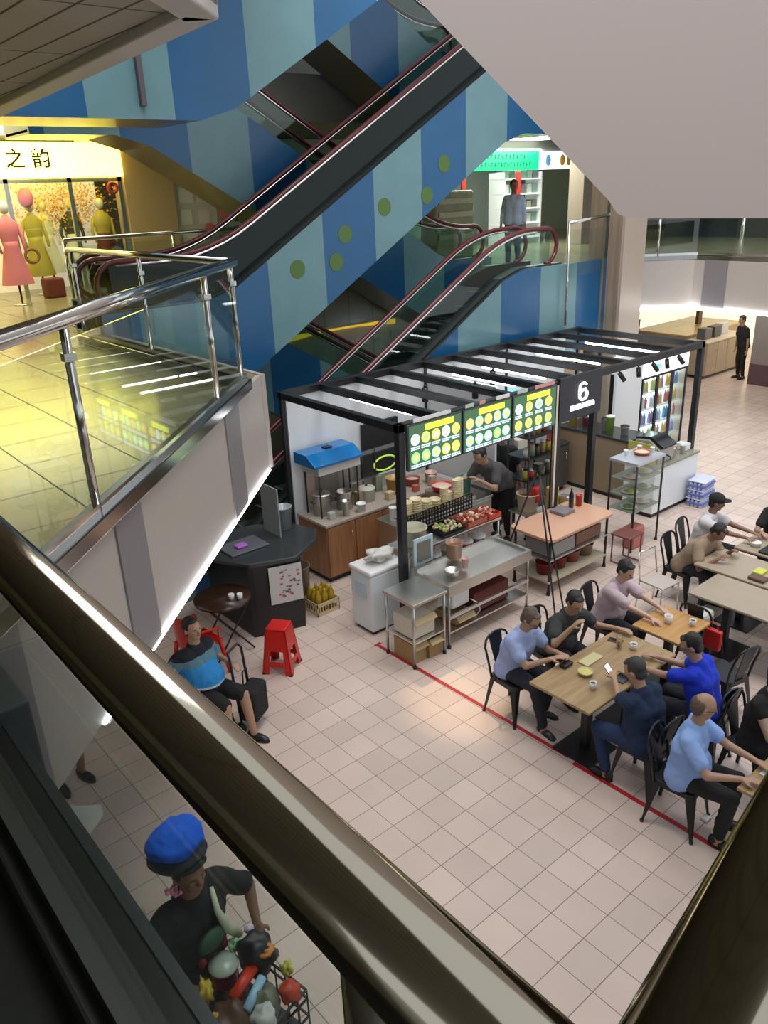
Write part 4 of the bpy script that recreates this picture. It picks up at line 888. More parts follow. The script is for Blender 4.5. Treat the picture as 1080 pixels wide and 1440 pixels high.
def plastic_stool(label, x, y, rz, h=.58, w=.36):
    t = thing('plastic_stool', label, 'stool', (x, y, 0), rz)
    a, b_ = .12, w / 2
    MB().prism([(-a, -a), (a, -a), (a, a), (-a, a)], h - .03, h).build('seat', red_pl, t, bevel=.012)
    for i in range(4):
        ang = i * PI / 2; sd = MB(); R_ = Matrix.Rotation(ang, 3, 'Z')
        def q(u, z, off=0): f_ = (h - z) / h; wd = a + (b_ - a) * f_; return R_ @ Vector((u * wd, -wd + off, z))
        # side with a window: two legs and cross bands
        for (u0, u1, z0, z1) in ((-1, -.55, 0, h - .03), (.55, 1, 0, h - .03), (-.55, .55, .10, .16), (-.55, .55, .30, h - .03)):
            vs = [q(u0, z0), q(u1, z0), q(u1, z1), q(u0, z1), q(u0, z0, .012), q(u1, z0, .012), q(u1, z1, .012), q(u0, z1, .012)]
            sd.add(vs, [(0, 1, 2, 3), (7, 6, 5, 4), (0, 4, 5, 1), (1, 5, 6, 2), (2, 6, 7, 3), (3, 7, 4, 0)])
        sd.build('side_panel', red_pl, t)
        c_ = R_ @ Vector((b_ - .015, -b_ + .015, 0)); MB().box(c_.x - .02, c_.x + .02, c_.y - .02, c_.y + .02, 0, .018).build('foot', black, t)
    return t
plastic_stool('red plastic stool standing alone in front of the black drinks counter', 4.12, 7.02, .65)
def plastic_chair(label, x, y, rz):
    t = thing('plastic_chair', label, 'chair', (x, y, 0), rz)
    MB().prism([(-.2, -.2), (.22, -.2), (.22, .2), (-.2, .2)], .42, .45).build('seat', red_pl, t, bevel=.01)
    b_ = MB(); n = 9
    vs = [(-.2 - .10 * (z - .45) - .05 * math.cos(u * PI / 2) + .05, u * .2 * (1 - .25 * max(0, (z - .7)) / .15), z) for z in (.45, .6, .75, .85) for u in [i / 4 - 1 for i in range(9)]]
    fs = [(r_ * 9 + i, r_ * 9 + i + 1, (r_ + 1) * 9 + i + 1, (r_ + 1) * 9 + i) for r_ in range(3) for i in range(8)]
    b_.add(vs + [(v[0] - .012, v[1], v[2]) for v in vs], fs + [tuple(36 + i for i in reversed(f)) for f in fs], True); b_.build('backrest', red_pl, t)
    for sx in (-1, 1):
        for sy in (-1, 1): MB().tube([(sx * .18, sy * .18, .43), (sx * .23, sy * .22, 0)], [.028, .018], 8).build('leg', red_pl, t)
    for sy in (-1, 1): MB().tube([(.15, sy * .21, .44), (.14, sy * .23, .64), (-.2, sy * .21, .68)], .016, 8).build('armrest', red_pl, t)
    return t
plastic_chair('red plastic chair behind the seated man, turned to the folding table', 3.36, 7.56, .1)
# red tape lines on the floor
tape = mat('red_tape', (.42, .012, .018), .5)
def strip(name, a, b, w, lab):
    d = (Vector(b) - Vector(a)).normalized(); n = Vector((-d.y, d.x)) * w / 2; A = Vector(a); B = Vector(b)
    return tag(MB().prism([tuple(A - n), tuple(B - n), tuple(B + n), tuple(A + n)], .0005, .003).build(name, tape), lab, 'tape')
strip('floor_tape', (5.25, 6.60), (5.28, 3.74), .045, 'long red tape line on the floor from the stall to the tables')
strip('floor_tape', (5.24, 3.66), (5.25, 2.2), .05, 'shorter red tape line on the floor nearest the camera')
strip('floor_tape', (5.21, 6.62), (5.31, 6.63), .04, 'tiny red tape end mark beside the steel table foot')
tag(MB().box(5.44, 5.52, 2.40, 2.47, .0, .03).build('crumpled_tissue', white, None, bevel=.01), 'small white tissue on the floor under a chair', 'tissue')
# ------------------------------------------------------------------ upper floor shops (left)
yl = mat('lit_shop_sign', (1, .9, .3), .4, emit=(1.0, .82, .085), es=5.0)
sh = thing('shop_sign', 'glowing yellow white shop sign over the clothes shop window', 'sign', (4.0, 16.0, 5.62), world=True)
MB().box(1.0, 6.95, 15.95, 16.2, 5.62, 6.22).build('lit_box', yl, sh)
text('之', 'character', .34, (4.98, 15.93, 5.92), (PI / 2, 0, 0), mat('sign_ink', (.01, .01, .015), .8), sh, off=.006)
text('韵', 'character', .34, (5.44, 15.93, 5.92), (PI / 2, 0, 0), mat('sign_ink', (.01, .01, .015), .8), sh, off=.006)
MB().box(6.2, 6.93, 15.5, 16.2, 6.23, 6.34).build('yellow_return', mat('yellow_side', (.8, .65, .02), .4, emit=(1, .8, .02), es=.9), sh)
box_thing('ceiling_panel', 'bright white ceiling light panel above the clothes shop sign', 'light', 3.0, 6.1, 13.4, 15.6, 6.3, 6.345, mat('panel_light', (1, 1, 1), .5, emit=(1, .97, .8), es=2.2), 0)
sf = thing('storefront', 'glazed front of the clothes shop with pale metal mullions', 'shop front', (4.5, 16.1, 3.55), world=True)
for x in (4.78, 5.92, 6.9): MB().box(x - .04, x + .04, 16.05, 16.12, 3.55, 5.62).build('mullion', alu, sf)
MB().box(1, 6.95, 16.05, 16.12, 5.54, 5.62).build('head_rail', alu, sf)
for a, b__ in ((4.82, 5.88), (5.96, 6.86)): MB().box(a, b__, 16.08, 16.09, 3.6, 5.54).build('glass', clear, sf)
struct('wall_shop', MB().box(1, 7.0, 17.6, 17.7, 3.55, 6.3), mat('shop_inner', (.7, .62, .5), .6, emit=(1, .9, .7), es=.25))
struct('wall_divider', MB().box(6.97, 8.0, 16.0, 16.5, 3.55, 6.35), mat('divider_ochre', (.42, .31, .16), .5))
def mannequin(label, x, y, z, dress, top, rz=0):
    t = thing('mannequin', label, 'mannequin', (x, y, z), rz)
    MB().lathe((0, 0, 0), [(0, 0), (.15, 0), (.15, .015), (.02, .03), (.02, .5), (0, .5)], 16).build('stand', alu, t)
    MB().lathe((0, 0, .35), [(.30, 0), (.24, .25), (.14, .62), (.15, .7), (0, .72)], 20, .9, .8).build('dress', dress, t)
    MB().lathe((0, 0, .98), [(.13, 0), (.16, .2), (.18, .36), (.08, .46), (.05, .5), (0, .5)], 20, 1, .6).build('torso', top, t)
    MB().ball((0, 0, 1.6), .08, .09, .11, 14).build('head', mat('mannequin_skin', (.6, .6, .62), .35), t)
    for s_ in (-1, 1): MB().tube([(s_ * .17, 0, 1.33), (s_ * .22, .02, 1.08), (s_ * .2, -.1, .88)], [.04, .035, .025], 8).build('arm', top, t)
gold_d = mat('dress_gold', (.45, .38, .06), .5); white_d = mat('dress_white', (.72, .74, .76), .6); pinkd = mat('dress_pink', (.65, .2, .25), .6)
mannequin('mannequin in an olive gold dress behind the left shop pane', 5.25, 16.5, 3.55, gold_d, gold_d)
mannequin('mannequin in a long white dress beside the olive gold one', 5.62, 16.95, 3.55, white_d, white_d)
mannequin('mannequin in white and black behind the right shop pane', 6.12, 16.9, 3.55, white_d, mat('dress_dark', (.05, .05, .05), .6))
mannequin('mannequin in a dark red skirt in front of the yellow blossom', 6.6, 16.5, 3.55, mat('dress_brown', (.15, .03, .02), .6), gold_d)
mannequin('mannequin in a pink dress at the left picture edge in front of the shop', 4.38, 15.1, 3.55, pinkd, pinkd)
bs = thing('blossom_tree', 'yellow blossom tree filling the top of the shop window', 'tree', (6.2, 17.1, 3.55), world=True)
MB().tube([(6.2, 17.1, 3.55), (6.22, 17.1, 4.4), (6.35, 17.0, 5.0)], [.05, .04, .02], 8).build('trunk', mat('trunk', (.12, .07, .03), .8), bs)
lf = MB()
for i in range(1500):
    c = Vector((rng.gauss(6.1, .45), rng.gauss(17.0, .18), rng.gauss(5.15, .25)))
    if c.z > 5.6 or c.z < 4.5 or c.y < 16.15: continue
    u = Vector((rng.gauss(0, 1), rng.gauss(0, 1), rng.gauss(0, 1))).normalized() * .03; w = u.orthogonal().normalized() * .02; lf.m = i % 2; lf.add([c - u, c + w, c + u, c - w], [(0, 1, 2, 3)])
o = lf.build('blossom', [mat('blossom_yellow', (.8, .5, .03), .6), mat('blossom_amber', (.6, .3, .02), .6)], bs); o['kind'] = 'stuff'
tag(MB().tube([(6.72 + .09 * math.cos(a), 16.0, 5.42 + .09 * math.sin(a)) for a in [2 * PI * i / 20 for i in range(20)]], .03, 8, closed=True).build('wreath', mat('wreath_red', (.35, .03, .03), .6)), 'small dark red wreath hung at the right top of the shop glass', 'wreath')
tag(MB().tube([(4.98 + .12 * math.cos(a), 16.0, 4.3 + .12 * math.sin(a)) for a in [2 * PI * i / 20 for i in range(20)]], .03, 8, closed=True).build('wreath', mat('wreath_brown', (.2, .1, .04), .6)), 'brown twig wreath on the left shop mullion', 'wreath')
box_thing('woven_basket', 'dark red brown basket on the floor before the clothes shop', 'basket', 5.0, 5.35, 15.6, 15.9, 3.55, 3.9, mat('basket_brown', (.14, .03, .02), .8, noise=.3, nscale=30), .03)
tag(MB().ball((5.15, 16.3, 5.3), .14, .14, .18).build('balloon', mat('balloon_pink', (.8, .25, .4), .3)), 'pink balloon behind the left shop pane', 'balloon')
# poster covered shop right of the ochre wall
ps = thing('poster_wall', 'white shop wall plastered with small posters and red rosettes beyond the ochre wall', 'wall display', (9, 16.1, 3.55), world=True)
MB().box(8.02, 12.6, 16.1, 16.2, 3.55, 6.3).build('board', mat('poster_board', (.55, .52, .45), .6), ps)
MB().box(8.05, 12.5, 16.0, 16.1, 3.55, 4.15).build('dark_base', mat('dark_green', (.03, .05, .04), .5), ps)
for i in range(40):
    x = 8.12 + (i % 10) * .42; z = 4.25 + (i // 10) * .42; c = i * 7 % 5
    MB().box(x, x + rng.uniform(.2, .36), 16.085, 16.1, z, z + rng.uniform(.2, .36)).build('poster', mat('poster_%d' % c, [(.7, .68, .62), (.05, .05, .05), (.65, .6, .55), (.5, .15, .12), (.3, .28, .25)][c], .6), ps)
for x, z in ((8.75, 4.55), (9.15, 4.85), (9.35, 4.45)): MB().lathe((0, 0, 0), [(0, 0), (.01, .0)], 3) ; link('rosette', MB().ball((x, 16.07, z), .13, .02, .13, 14).mesh('rosette', mat('rosette_red', (.6, .12, .1), .6)), ps)
# ------------------------------------------------------------------ pharmacy (upper floor, right)
gs = thing('shop_sign', 'bright green shop sign under the white ceiling on the upper floor', 'sign', (18, 16, 5.55), world=True)
MB().box(15.5, 19.35, 15.95, 16.1, 5.55, 6.03).build('green_panel', mat('sign_green', (.0, .2, .07), .4, emit=(.0, .80, .16), es=.8), gs)
MB().box(19.37, 21.0, 15.95, 16.1, 5.55, 6.03).build('white_panel', mat('sign_pale', (.7, .75, .8), .4, emit=(.75, .88, 1), es=.8), gs)
MB().box(15.5, 21.0, 16.0, 16.2, 6.03, 6.36).build('housing', mat('sign_housing', (.3, .32, .3), .5), gs)
m1, m2 = MB(), MB()
for r_, (x_, zz, cw) in enumerate(((17.2, 5.84, .12), (16.2, 5.64, .10))):
    for i in range(11 if r_ == 0 else 22):
        m1.box(x_ + i * (cw + .03), x_ + i * (cw + .03) + cw * .3, 15.94, 15.95, zz, zz + .11); m1.box(x_ + i * (cw + .03), x_ + i * (cw + .03) + cw, 15.94, 15.95, zz + (.08 if i % 2 else .03), zz + (.1 if i % 2 else .05))
m1.build('lettering', mat('dark_letter', (.0, .12, .06), .5), gs)
MB().lathe((0, 0, 0), [(0, 0), (.01, 0)], 3)
for x_, c_ in ((19.75, (.1, .25, .5)), (20.4, (.75, .45, .05)), (20.7, (.75, .45, .05))): link('emblem', MB().ball((x_, 15.94, 5.79), .12, .01, .15, 12).mesh('emblem', mat('emb_%d' % int(x_ * 10), c_, .5)), gs)
box_thing('ceiling_panel', 'white lit ceiling strip above the green shop sign', 'light', 15.5, 19.3, 14.2, 15.9, 6.3, 6.345, mat('panel_light', (1, 1, 1)), 0)
struct('wall_rear', MB().box(15.0, 22.0, 19.0, 19.1, 3.55, 6.35), mat('rear_wall', (.38, .42, .38), .6))
gsh = thing('goods_shelf', 'tall white shelving with dark goods behind the standing man', 'shelf', (19, 16.6, 3.55), world=True)
for x in (18.3, 19.9): MB().box(x, x + .05, 16.3, 16.9, 3.55, 5.5).build('side_panel', white, gsh)
for z in (3.7, 4.1, 4.5, 4.9, 5.3): MB().box(18.3, 19.95, 16.3, 16.9, z, z + .04).build('shelf', mat('lit_shelf', (.8, .85, .82), .4, emit=(.8, .9, .85), es=.3), gsh)
for i in range(30):
    c, nm = [((.3, .32, .25), 'olive'), ((.15, .15, .14), 'black'), ((.5, .5, .45), 'pale'), ((.2, .3, .28), 'teal grey')][i % 4]; r_, j = divmod(i, 6)
    o = MB().box(0, .2, 0, .3, 0, .18 + .03 * (i % 4)).build('goods_box', mat('goods_%s' % nm.replace(' ', '_'), c, .5)); o.location = (18.4 + j * .25, 16.4, (3.742, 4.142, 4.542, 4.942, 5.342)[r_])
    tag(o, '%s goods box, %s shelf of the far shelving, place %s from left' % (nm, ('lowest', 'second', 'middle', 'fourth', 'top')[r_], ('one', 'two', 'three', 'four', 'five', 'six')[j]), 'box', 'goods on the shelving behind the standing man')
for i, x in enumerate((16.0, 18.15)): box_thing('red_column', ('left', 'right')[i] + ' thin red upright banner before the green signed shop', 'banner', x, x + .14, 15.7, 15.76, 4.0, 5.5, mat('banner_red', (.5, .03, .02), .5), 0)
cab = thing('goods_cabinet', 'pale olive rounded goods cabinet left of the red banner', 'cabinet', (15.2, 15.0, 3.55), world=True)
MB().box(14.0, 15.3, 14.6, 15.2, 3.55, 5.1).build('body', mat('cab_olive', (.32, .32, .2), .5, noise=.3, nscale=6), cab, bevel=.06)
for z in (4.0, 4.5, 4.8): MB().box(14.05, 15.25, 14.55, 14.62, z, z + .12).build('goods_row', mat('goods_pale_row', (.5, .48, .36), .5, noise=.4, nscale=20), cab)
ip = box_thing('pillar', 'slim beige pillar beside the green signed shop', 'pillar', 19.4, 20.3, 14.4, 14.9, 3.55, 6.35, beige)
struct('window_1', MB().box(24.3, 25.2, 17.0, 17.05, 3.9, 6.3), mat('daylight_green', (.5, .8, .5), .5, emit=(.6, .9, .6), es=1.6))
# dark shop windows beyond the right walkway
struct('wall_far_right', MB().box(23.0, 23.2, 1, 14.0, 3.55, 6.35), mat('dark_windows', (.03, .04, .042), .12))
for i in range(5): struct('trim_%d' % (20 + i), MB().box(22.95, 23.0, 3.5 + i * 2, 3.6 + i * 2, 3.55, 6.3), alu)
# ------------------------------------------------------------------ ground floor shop at far right
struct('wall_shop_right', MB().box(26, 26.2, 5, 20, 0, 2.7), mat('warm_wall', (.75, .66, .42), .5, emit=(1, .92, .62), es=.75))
fc = counter('light wooden service counter far right under the walkway', 20.6, 22.8, 10.95, 11.6, 1.0, mat('counter_cream', (.62, .52, .38), .4), wood_mat('pale_wood', (.42, .32, .22), (.5, .39, .27), .4, 'z'), 4)
counter('long honey wooden counter at the back of the bright far right shop', 21.2, 24.4, 11.9, 13.6, 1.02, wood_mat('honey_wood', (.62, .42, .18), (.74, .55, .28), .3, 'x', .4), mat('honey_side', (.5, .36, .2), .5), 0)
fp = thing('pillar', 'grey square pillar with a dark red foot at the far right edge', 'pillar', (21.2, 9.2, 0), world=True)
MB().box(20.85, 21.8, 8.4, 9.84, .55, 2.7).build('shaft', mat('pillar_grey', (.28, .25, .24), .4), fp)
MB().box(20.84, 21.81, 8.39, 9.85, 0, .55).build('foot', mat('pillar_foot', (.12, .07, .08), .4), fp)
box_thing('brown_post', 'thin dark brown post in the bright far right shop', 'post', 23.0, 23.2, 12.6, 12.7, 1.03, 2.7, mat('post_brown', (.12, .06, .03), .5), 0)
tub('dark desk fan standing left in the bright far right shop', 20.6, 13.3, 0, .2, 1.4, black, name='fan_stand', cat='fan')
for i, (x, y, c) in enumerate([(20.9, 11.2, (.1, .1, .1)), (21.4, 11.2, (.06, .06, .07)), (22.0, 11.3, (.6, .6, .55))]):
    box_thing('counter_machine', ('black box machine at the left end', 'dark machine in the middle', 'pale box at the right end')[i] + ' of the far right wooden counter', 'machine', x, x + .35, y, y + .25, 1.005, 1.3, mat('mach_%d' % i, c, .4))
# ground floor poster wall behind the lower escalators
gw = thing('poster_wall', 'white poster wall with a yellow header seen under the striped escalator', 'wall display', (10.5, 13.5, 0), world=True)
MB().box(7.5, 14.5, 13.5, 13.6, 0, 2.7).build('board', mat('board_white', (.6, .58, .52), .6), gw)
MB().prism([(8.6, 2.42), (9.6, 2.52), (10.6, 2.52), (11.6, 2.45), (11.6, 2.65), (8.6, 2.65)], 13.44, 13.5, 'y').build('yellow_header', mat('header_yellow', (.75, .48, .02), .5, emit=(1, .65, .02), es=.35), gw)
for i in range(18):
    x = 8.0 + (i % 9) * .5; z = 1.0 + (i // 9) * .7
    MB().box(x, x + .4, 13.49, 13.5, z, z + .6).build('poster', mat('gposter_%d' % (i % 3), [(.6, .62, .6), (.45, .5, .52), (.68, .64, .55)][i % 3], .5, noise=.4, nscale=9), gw)
# extra kitchen clutter: hanging ladles, bottles and boxes
for i in range(6):
    t = thing('ladle', 'steel ladle hanging over the range, %s from the left' % ('first', 'second', 'third', 'fourth', 'fifth', 'sixth')[i], 'ladle', (7.85 + i * .09, 9.0, 1.62), group='ladles on the back wall')
    MB().tube([(0, 0, 0), (0, 0, -.26)], .006, 6).build('handle', steel, t); MB().ball((0, -.02, -.28), .035, .03, .02, 10).build('scoop', steel, t)
box_thing('hanging_rail', 'steel rail on the back wall from which the ladles hang', 'rail', 7.8, 8.36, 9.0, 9.05, 1.62, 1.64, steel, 0)
for i, (x, y, z, w, d, h_, c, nm) in enumerate([(5.98, 8.47, .9, .1, .08, .1, (.5, .5, .46), 'white sauce box'), (6.6, 8.62, .9, .1, .1, .2, (.3, .22, .12), 'brown tin'), (7.05, 8.45, .9, .12, .1, .12, (.6, .5, .3), 'tan box'), (7.15, 8.85, .9, .12, .1, .26, (.25, .3, .2), 'olive canister'), (7.55, 8.42, .9, .1, .08, .1, (.5, .12, .08), 'red spice box'), (7.9, 8.42, .9, .1, .1, .16, (.55, .45, .35), 'beige jar box'), (7.1, 7.65, .9, .1, .1, .14, (.5, .2, .12), 'orange sauce box'),
                                              (6.75, 7.6, .9, .1, .08, .12, (.6, .55, .5), 'pale salt box'), (9.6, 8.5, .9, .3, .3, .35, (.1, .1, .1), 'black rice cooker box'), (10.0, 8.5, .9, .25, .3, .25, (.55, .5, .4), 'cream carton'), (10.4, 8.45, .9, .3, .3, .3, (.3, .32, .34), 'grey blender case'), (10.9, 8.5, .9, .2, .2, .4, (.5, .08, .06), 'red carton')]):
    o = box_thing('kitchen_box', nm + (' on the back cabinet counter' if i < 6 else ' on the cooking range edge' if i < 8 else ' on the low dark counter behind the cooks'), 'box', x, x + w, y, y + d, z + .002, z + h_, mat('kbox_%d' % i, c, .45), .008)
for i, (x, c, nm) in enumerate([(6.5, (.45, .3, .2), 'brown'), (6.8, (.6, .58, .5), 'cream'), (7.1, (.5, .1, .06), 'red'), (7.35, (.2, .2, .2), 'dark')]):
    tub('%s lidded pot on the lower shelf of the display ledge' % nm, x, 6.93, .502, .11, .2, mat('lowpot_%d' % i, c, .35), lid=white)
# ================================================================== tables, chairs
oak = wood_mat('oak_top', (.29, .19, .085), (.40, .27, .13), .35, 'x')
oak2 = wood_mat('honey_top', (.42, .22, .06), (.52, .29, .09), .35, 'x')
pale_top = mat('pale_top', (.36, .29, .21), .3, noise=.12, nscale=5)
def dining_table(label, x0, x1, y0, y1, top, bases, z=.75):
    t = thing('dining_table', label, 'table', ((x0 + x1) / 2, (y0 + y1) / 2, 0), world=True)
    MB().box(x0, x1, y0, y1, z - .035, z).build('tabletop', top, t, bevel=.012)
    MB().box(x0 + .04, x1 - .04, y0 + .04, y1 - .04, z - .06, z - .035).build('apron', black, t)
    for bx, by in bases:
        MB().box(bx - .23, bx + .23, by - .22, by + .22, 0, .02).build('base_plate', black, t, bevel=.003)
        MB().box(bx - .04, bx + .04, by - .04, by + .04, .02, z - .06).build('column', black, t, bevel=.003)
    return t
dining_table('long oak table shared by the four men, two white cups on it', 5.12, 6.56, 3.44, 4.14, oak, [(5.5, 3.72), (6.2, 3.72)])
dining_table('small honey coloured table in front of the man in pale pink', 6.74, 7.37, 3.52, 4.08, oak2, [(7.05, 3.8)])
dining_table('pale brown table in front of the cluttered one, nothing on it', 7.82, 8.50, 2.3, 4.06, pale_top, [(8.16, 3.72), (8.16, 2.7)])
dining_table('cluttered pale table with food where the bald headed diner leans over', 8.55, 9.22, 2.3, 4.40, pale_top, [(8.9, 3.9), (8.9, 2.8)])
dining_table('far pale table with a black tray between the capped man and the person in black', 9.35, 10.0, 2.6, 4.30, pale_top, [(9.7, 3.9), (9.7, 3.0)])
dining_table('oak table at the right edge with papers on it', 5.18, 6.6, 1.35, 2.10, oak, [(5.6, 1.7), (6.3, 1.7)])
chm = mat('chair_black', (.014, .015, .018), .38, .3)
def build_chair():
    t = thing('metal_chair', 'black metal cafe chair', 'chair')
    s = MB(); n = 7; pr = []
    for cx, cy, a0 in ((.13, .12, 0), (-.13, .10, 90), (-.13, -.10, 180), (.13, -.12, 270)):
        for i in range(5): a = math.radians(a0 + i * 22.5); pr.append((cx + .06 * math.cos(a), cy + .06 * math.sin(a)))
    s.prism(pr, .435, .455); s.build('seat', chm, t, bevel=.005)
    sk = MB(); sk.prism([(x * .99, y * .99) for x, y in pr], .40, .436); sk.build('seat_skirt', chm, t)
    for sx in (1, -1):
        for sy in (1, -1):
            top = Vector((sx * .16, sy * .15, .44)); bot = Vector((sx * .215, sy * .205, 0)); d = Vector((sx, sy, 0)).normalized()
            l = MB(); a = Vector((-d.y, d.x, 0))
            # folded sheet leg, wide at the top
            vs = [top + a * .055 - d * .03, top + d * .012, top - a * .055 - d * .03, top - d * .04, bot + a * .014, bot + d * .010, bot - a * .014, bot - d * .012]
            l.add(vs, [(0, 1, 5, 4), (1, 2, 6, 5), (2, 3, 7, 6), (3, 0, 4, 7), (3, 2, 1, 0), (4, 5, 6, 7)])
            lg_ = l.build('leg', chm, t); MB().cyl((bot.x, bot.y, 0), .017, .02, 10).build('rubber_foot', black, lg_)
    pts = [(-.16, .155, .42), (-.19, .17, .60), (-.235, .175, .76), (-.25, .15, .825), (-.26, .09, .86), (-.265, 0, .87), (-.26, -.09, .86), (-.25, -.15, .825), (-.235, -.175, .76), (-.19, -.17, .60), (-.16, -.155, .42)]
    MB().tube(pts, .0125, 10).build('back_frame', chm, t)
    sp = MB(); vs = []
    for (x, z, w) in ((-.165, .44, .055), (-.20, .60, .07), (-.235, .74, .085), (-.262, .865, .095)): vs += [(x, -w, z), (x, w, z), (x - .008, w, z), (x - .008, -w, z)]
    fs = []
    for i in range(3):
        b_ = i * 4
        for j in range(4): fs.append((b_ + j, b_ + (j + 1) % 4, b_ + 4 + (j + 1) % 4, b_ + 4 + j))
    fs += [(3, 2, 1, 0), (12, 13, 14, 15)]; sp.add(vs, fs); sp.build('back_splat', chm, t)
    return t
chair0 = build_chair(); chair0_used = [False]
def chair(label, x, y, rz):
    if not chair0_used[0]:
        chair0_used[0] = True; c = chair0; c.location = (x, y, 0); c.rotation_euler = (0, 0, rz); c['label'] = label; c['group'] = 'black metal cafe chairs'
    else: c = dup(chair0, (x, y, 0), rz, label, 'black metal cafe chairs')
    return c
R_ = math.radians
chair('black metal chair under the man in the pale lilac blue shirt', 5.43, 4.60, R_(-90))
chair('black metal chair under the man in the dark grey shirt', 6.10, 4.66, R_(-95))
chair('black metal chair under the man in pale pink', 7.02, 4.60, R_(-88))
chair('black metal chair under the man in the navy polo, nearest the red line', 5.46, 3.06, R_(88))
chair('black metal chair under the man in the royal blue shirt', 6.18, 2.90, R_(95))
chair('empty black metal chair with its back to the right, facing the honey table', 7.05, 3.16, R_(78))
chair('black metal chair holding a clear bag between the honey table and the pale table', 7.66, 3.75, R_(5))
chair('black metal chair under the man with glasses in sky blue', 5.30, 2.62, R_(-80))
chair('black metal chair under the person in black at the right picture edge', 6.16, 2.42, R_(-95))
chair('black metal chair under the capped man in white', 9.50, 4.88, R_(-85))
chair('black metal chair under the diner leaning over the cluttered table', 8.92, 4.74, R_(-90))
chair('black metal chair under the person in black behind the far table', 10.42, 4.15, R_(190))
wc = thing('metal_chair', 'pale wire chair standing alone beside the diner leaning over the cluttered table', 'chair', (8.35, 4.72, 0), rz=R_(-95))
for sy in (-1, 1):
    MB().tube([(.18, sy * .18, 0), (.16, sy * .17, .45), (-.17, sy * .17, .45), (-.2, sy * .17, .0)], .010, 8).build('leg', alu, wc)
    MB().tube([(-.17, sy * .17, .45), (-.22, sy * .16, .82)], .010, 8).build('back_post', alu, wc)
MB().box(-.18, .18, -.17, .17, .445, .465).build('seat', mat('pale_seat', (.5, .44, .4), .5), wc, bevel=.005); MB().tube([(-.22, -.16, .82), (-.22, .16, .82)], .01, 8).build('top_rail', alu, wc)
# table things
tea = mat('tea', (.35, .16, .05), .2)
cup('white cup nearest the phone of the man in the navy polo', 5.46, 3.65, .752)
cup('white cup on the oak table in front of the man in royal blue', 6.32, 3.78, .752)
cup('white cup held by the man in pale pink', 7.04, 3.83, .752, mat('milk_tea', (.5, .32, .2), .3), r=.045)
cup('white cup on the right half of the honey table', 7.17, 3.62, .752)
gl = thing('glass', 'tall glass of milky tea on the oak table beside the dark phone', 'glass', (6.24, 3.90, .752))
MB().lathe((0, 0, 0), [(0, 0), (.028, 0), (.035, .14), (.032, .14), (.026, .008), (0, .008)], 20).build('body', clear, gl); MB().lathe((0, 0, .01), [(0, 0), (.025, 0), (.029, .08), (0, .08)], 18).build('drink', tea, gl)
def phone(label, loc, rot, screen):
    t = thing('phone', label, 'phone', loc); t.rotation_euler = rot
    MB().box(-.037, .037, -.075, .075, 0, .009).build('body', black_gloss, t, bevel=.003); MB().box(-.033, .033, -.068, .068, .009, .0098).build('screen', screen, t)
    return t
phone('bright screened phone held up by the man in the navy polo', (5.66, 3.62, .87), (R_(50), 0, R_(10)), mat('screen_white', (.8, .85, .9), .3, emit=(.85, .9, 1), es=.9))
phone('dark phone lying on the oak table near the grey dressed man', (6.33, 4.0, .752), (0, 0, .3), black_gloss)
box_thing('wallet', 'black pouch on the oak table before the man in lilac blue', 'wallet', 5.52, 5.66, 4.02, 4.1, .752, .79, black, .015)
box_thing('paper_tray', 'flat cream paper food tray in the middle of the oak table', 'tray', 5.72, 5.98, 3.90, 4.02, .752, .765, mat('tray_cream', (.55, .48, .25), .5), .004)
tub('clear oval food box on the oak table left of the navy man\'s phone', 5.60, 3.84, .752, .07, .035, mat('food_box', (.55, .5, .3), .3), gk[0], name='food_box', cat='box')
box_thing('book', 'open dark notebook in front of the man in the navy polo', 'book', 5.72, 5.92, 3.5, 3.62, .752, .765, mat('note_dark', (.06, .07, .08), .5), .003)
box_thing('paper_sheet', 'pale blue paper sheet on the right edge oak table', 'paper', 5.45, 5.68, 1.86, 2.05, .752, .756, mat('paper_blue', (.6, .72, .78), .5), 0)
box_thing('black_tray', 'large black serving tray on the far table', 'tray', 9.38, 9.8, 3.5, 4.0, .752, .78, black, .01)
tub('white bowl of food beside the large black tray', 9.55, 4.12, .752, .07, .05, white, mat('rice', (.7, .68, .6), .6), name='bowl', cat='bowl')
box_thing('food_packet', 'yellow green snack packet on the cluttered table', 'packet', 8.78, 8.95, 3.66, 3.78, .752, .78, mat('packet_lime', (.55, .6, .06), .4), .01)
box_thing('brown_wallet', 'brown purse on the edge of the cluttered table', 'purse', 8.6, 8.74, 3.55, 3.75, .752, .79, mat('purse_brown', (.12, .06, .04), .5), .015)
box_thing('navy_case', 'navy spectacle case on the cluttered table', 'case', 9.0, 9.16, 3.5, 3.6, .752, .79, mat('navy_case', (.05, .06, .15), .4), .015)
bg = thing('bag', 'clear plastic bag with white things on the chair by the honey table', 'bag', (7.68, 3.78, .458))
MB().box(-.12, .12, -.1, .1, 0, .22).build('body', mat('bag_clear', (.5, .5, .47), .3, noise=.3, nscale=14), bg, bevel=.05)
rb = thing('bag', 'red bag hanging at the corner of the honey table', 'bag', (7.41, 3.5, .42))
MB().box(-.035, .035, -.1, .1, 0, .24).build('body', mat('bag_scarlet', (.55, .01, .01), .4), rb, bevel=.02); MB().tube([(0, -.06, .24), (-.02, -.03, .33), (-.02, .03, .33), (0, .06, .24)], .006, 6).build('strap', mat('bag_scarlet', (1, 0, 0)), rb)
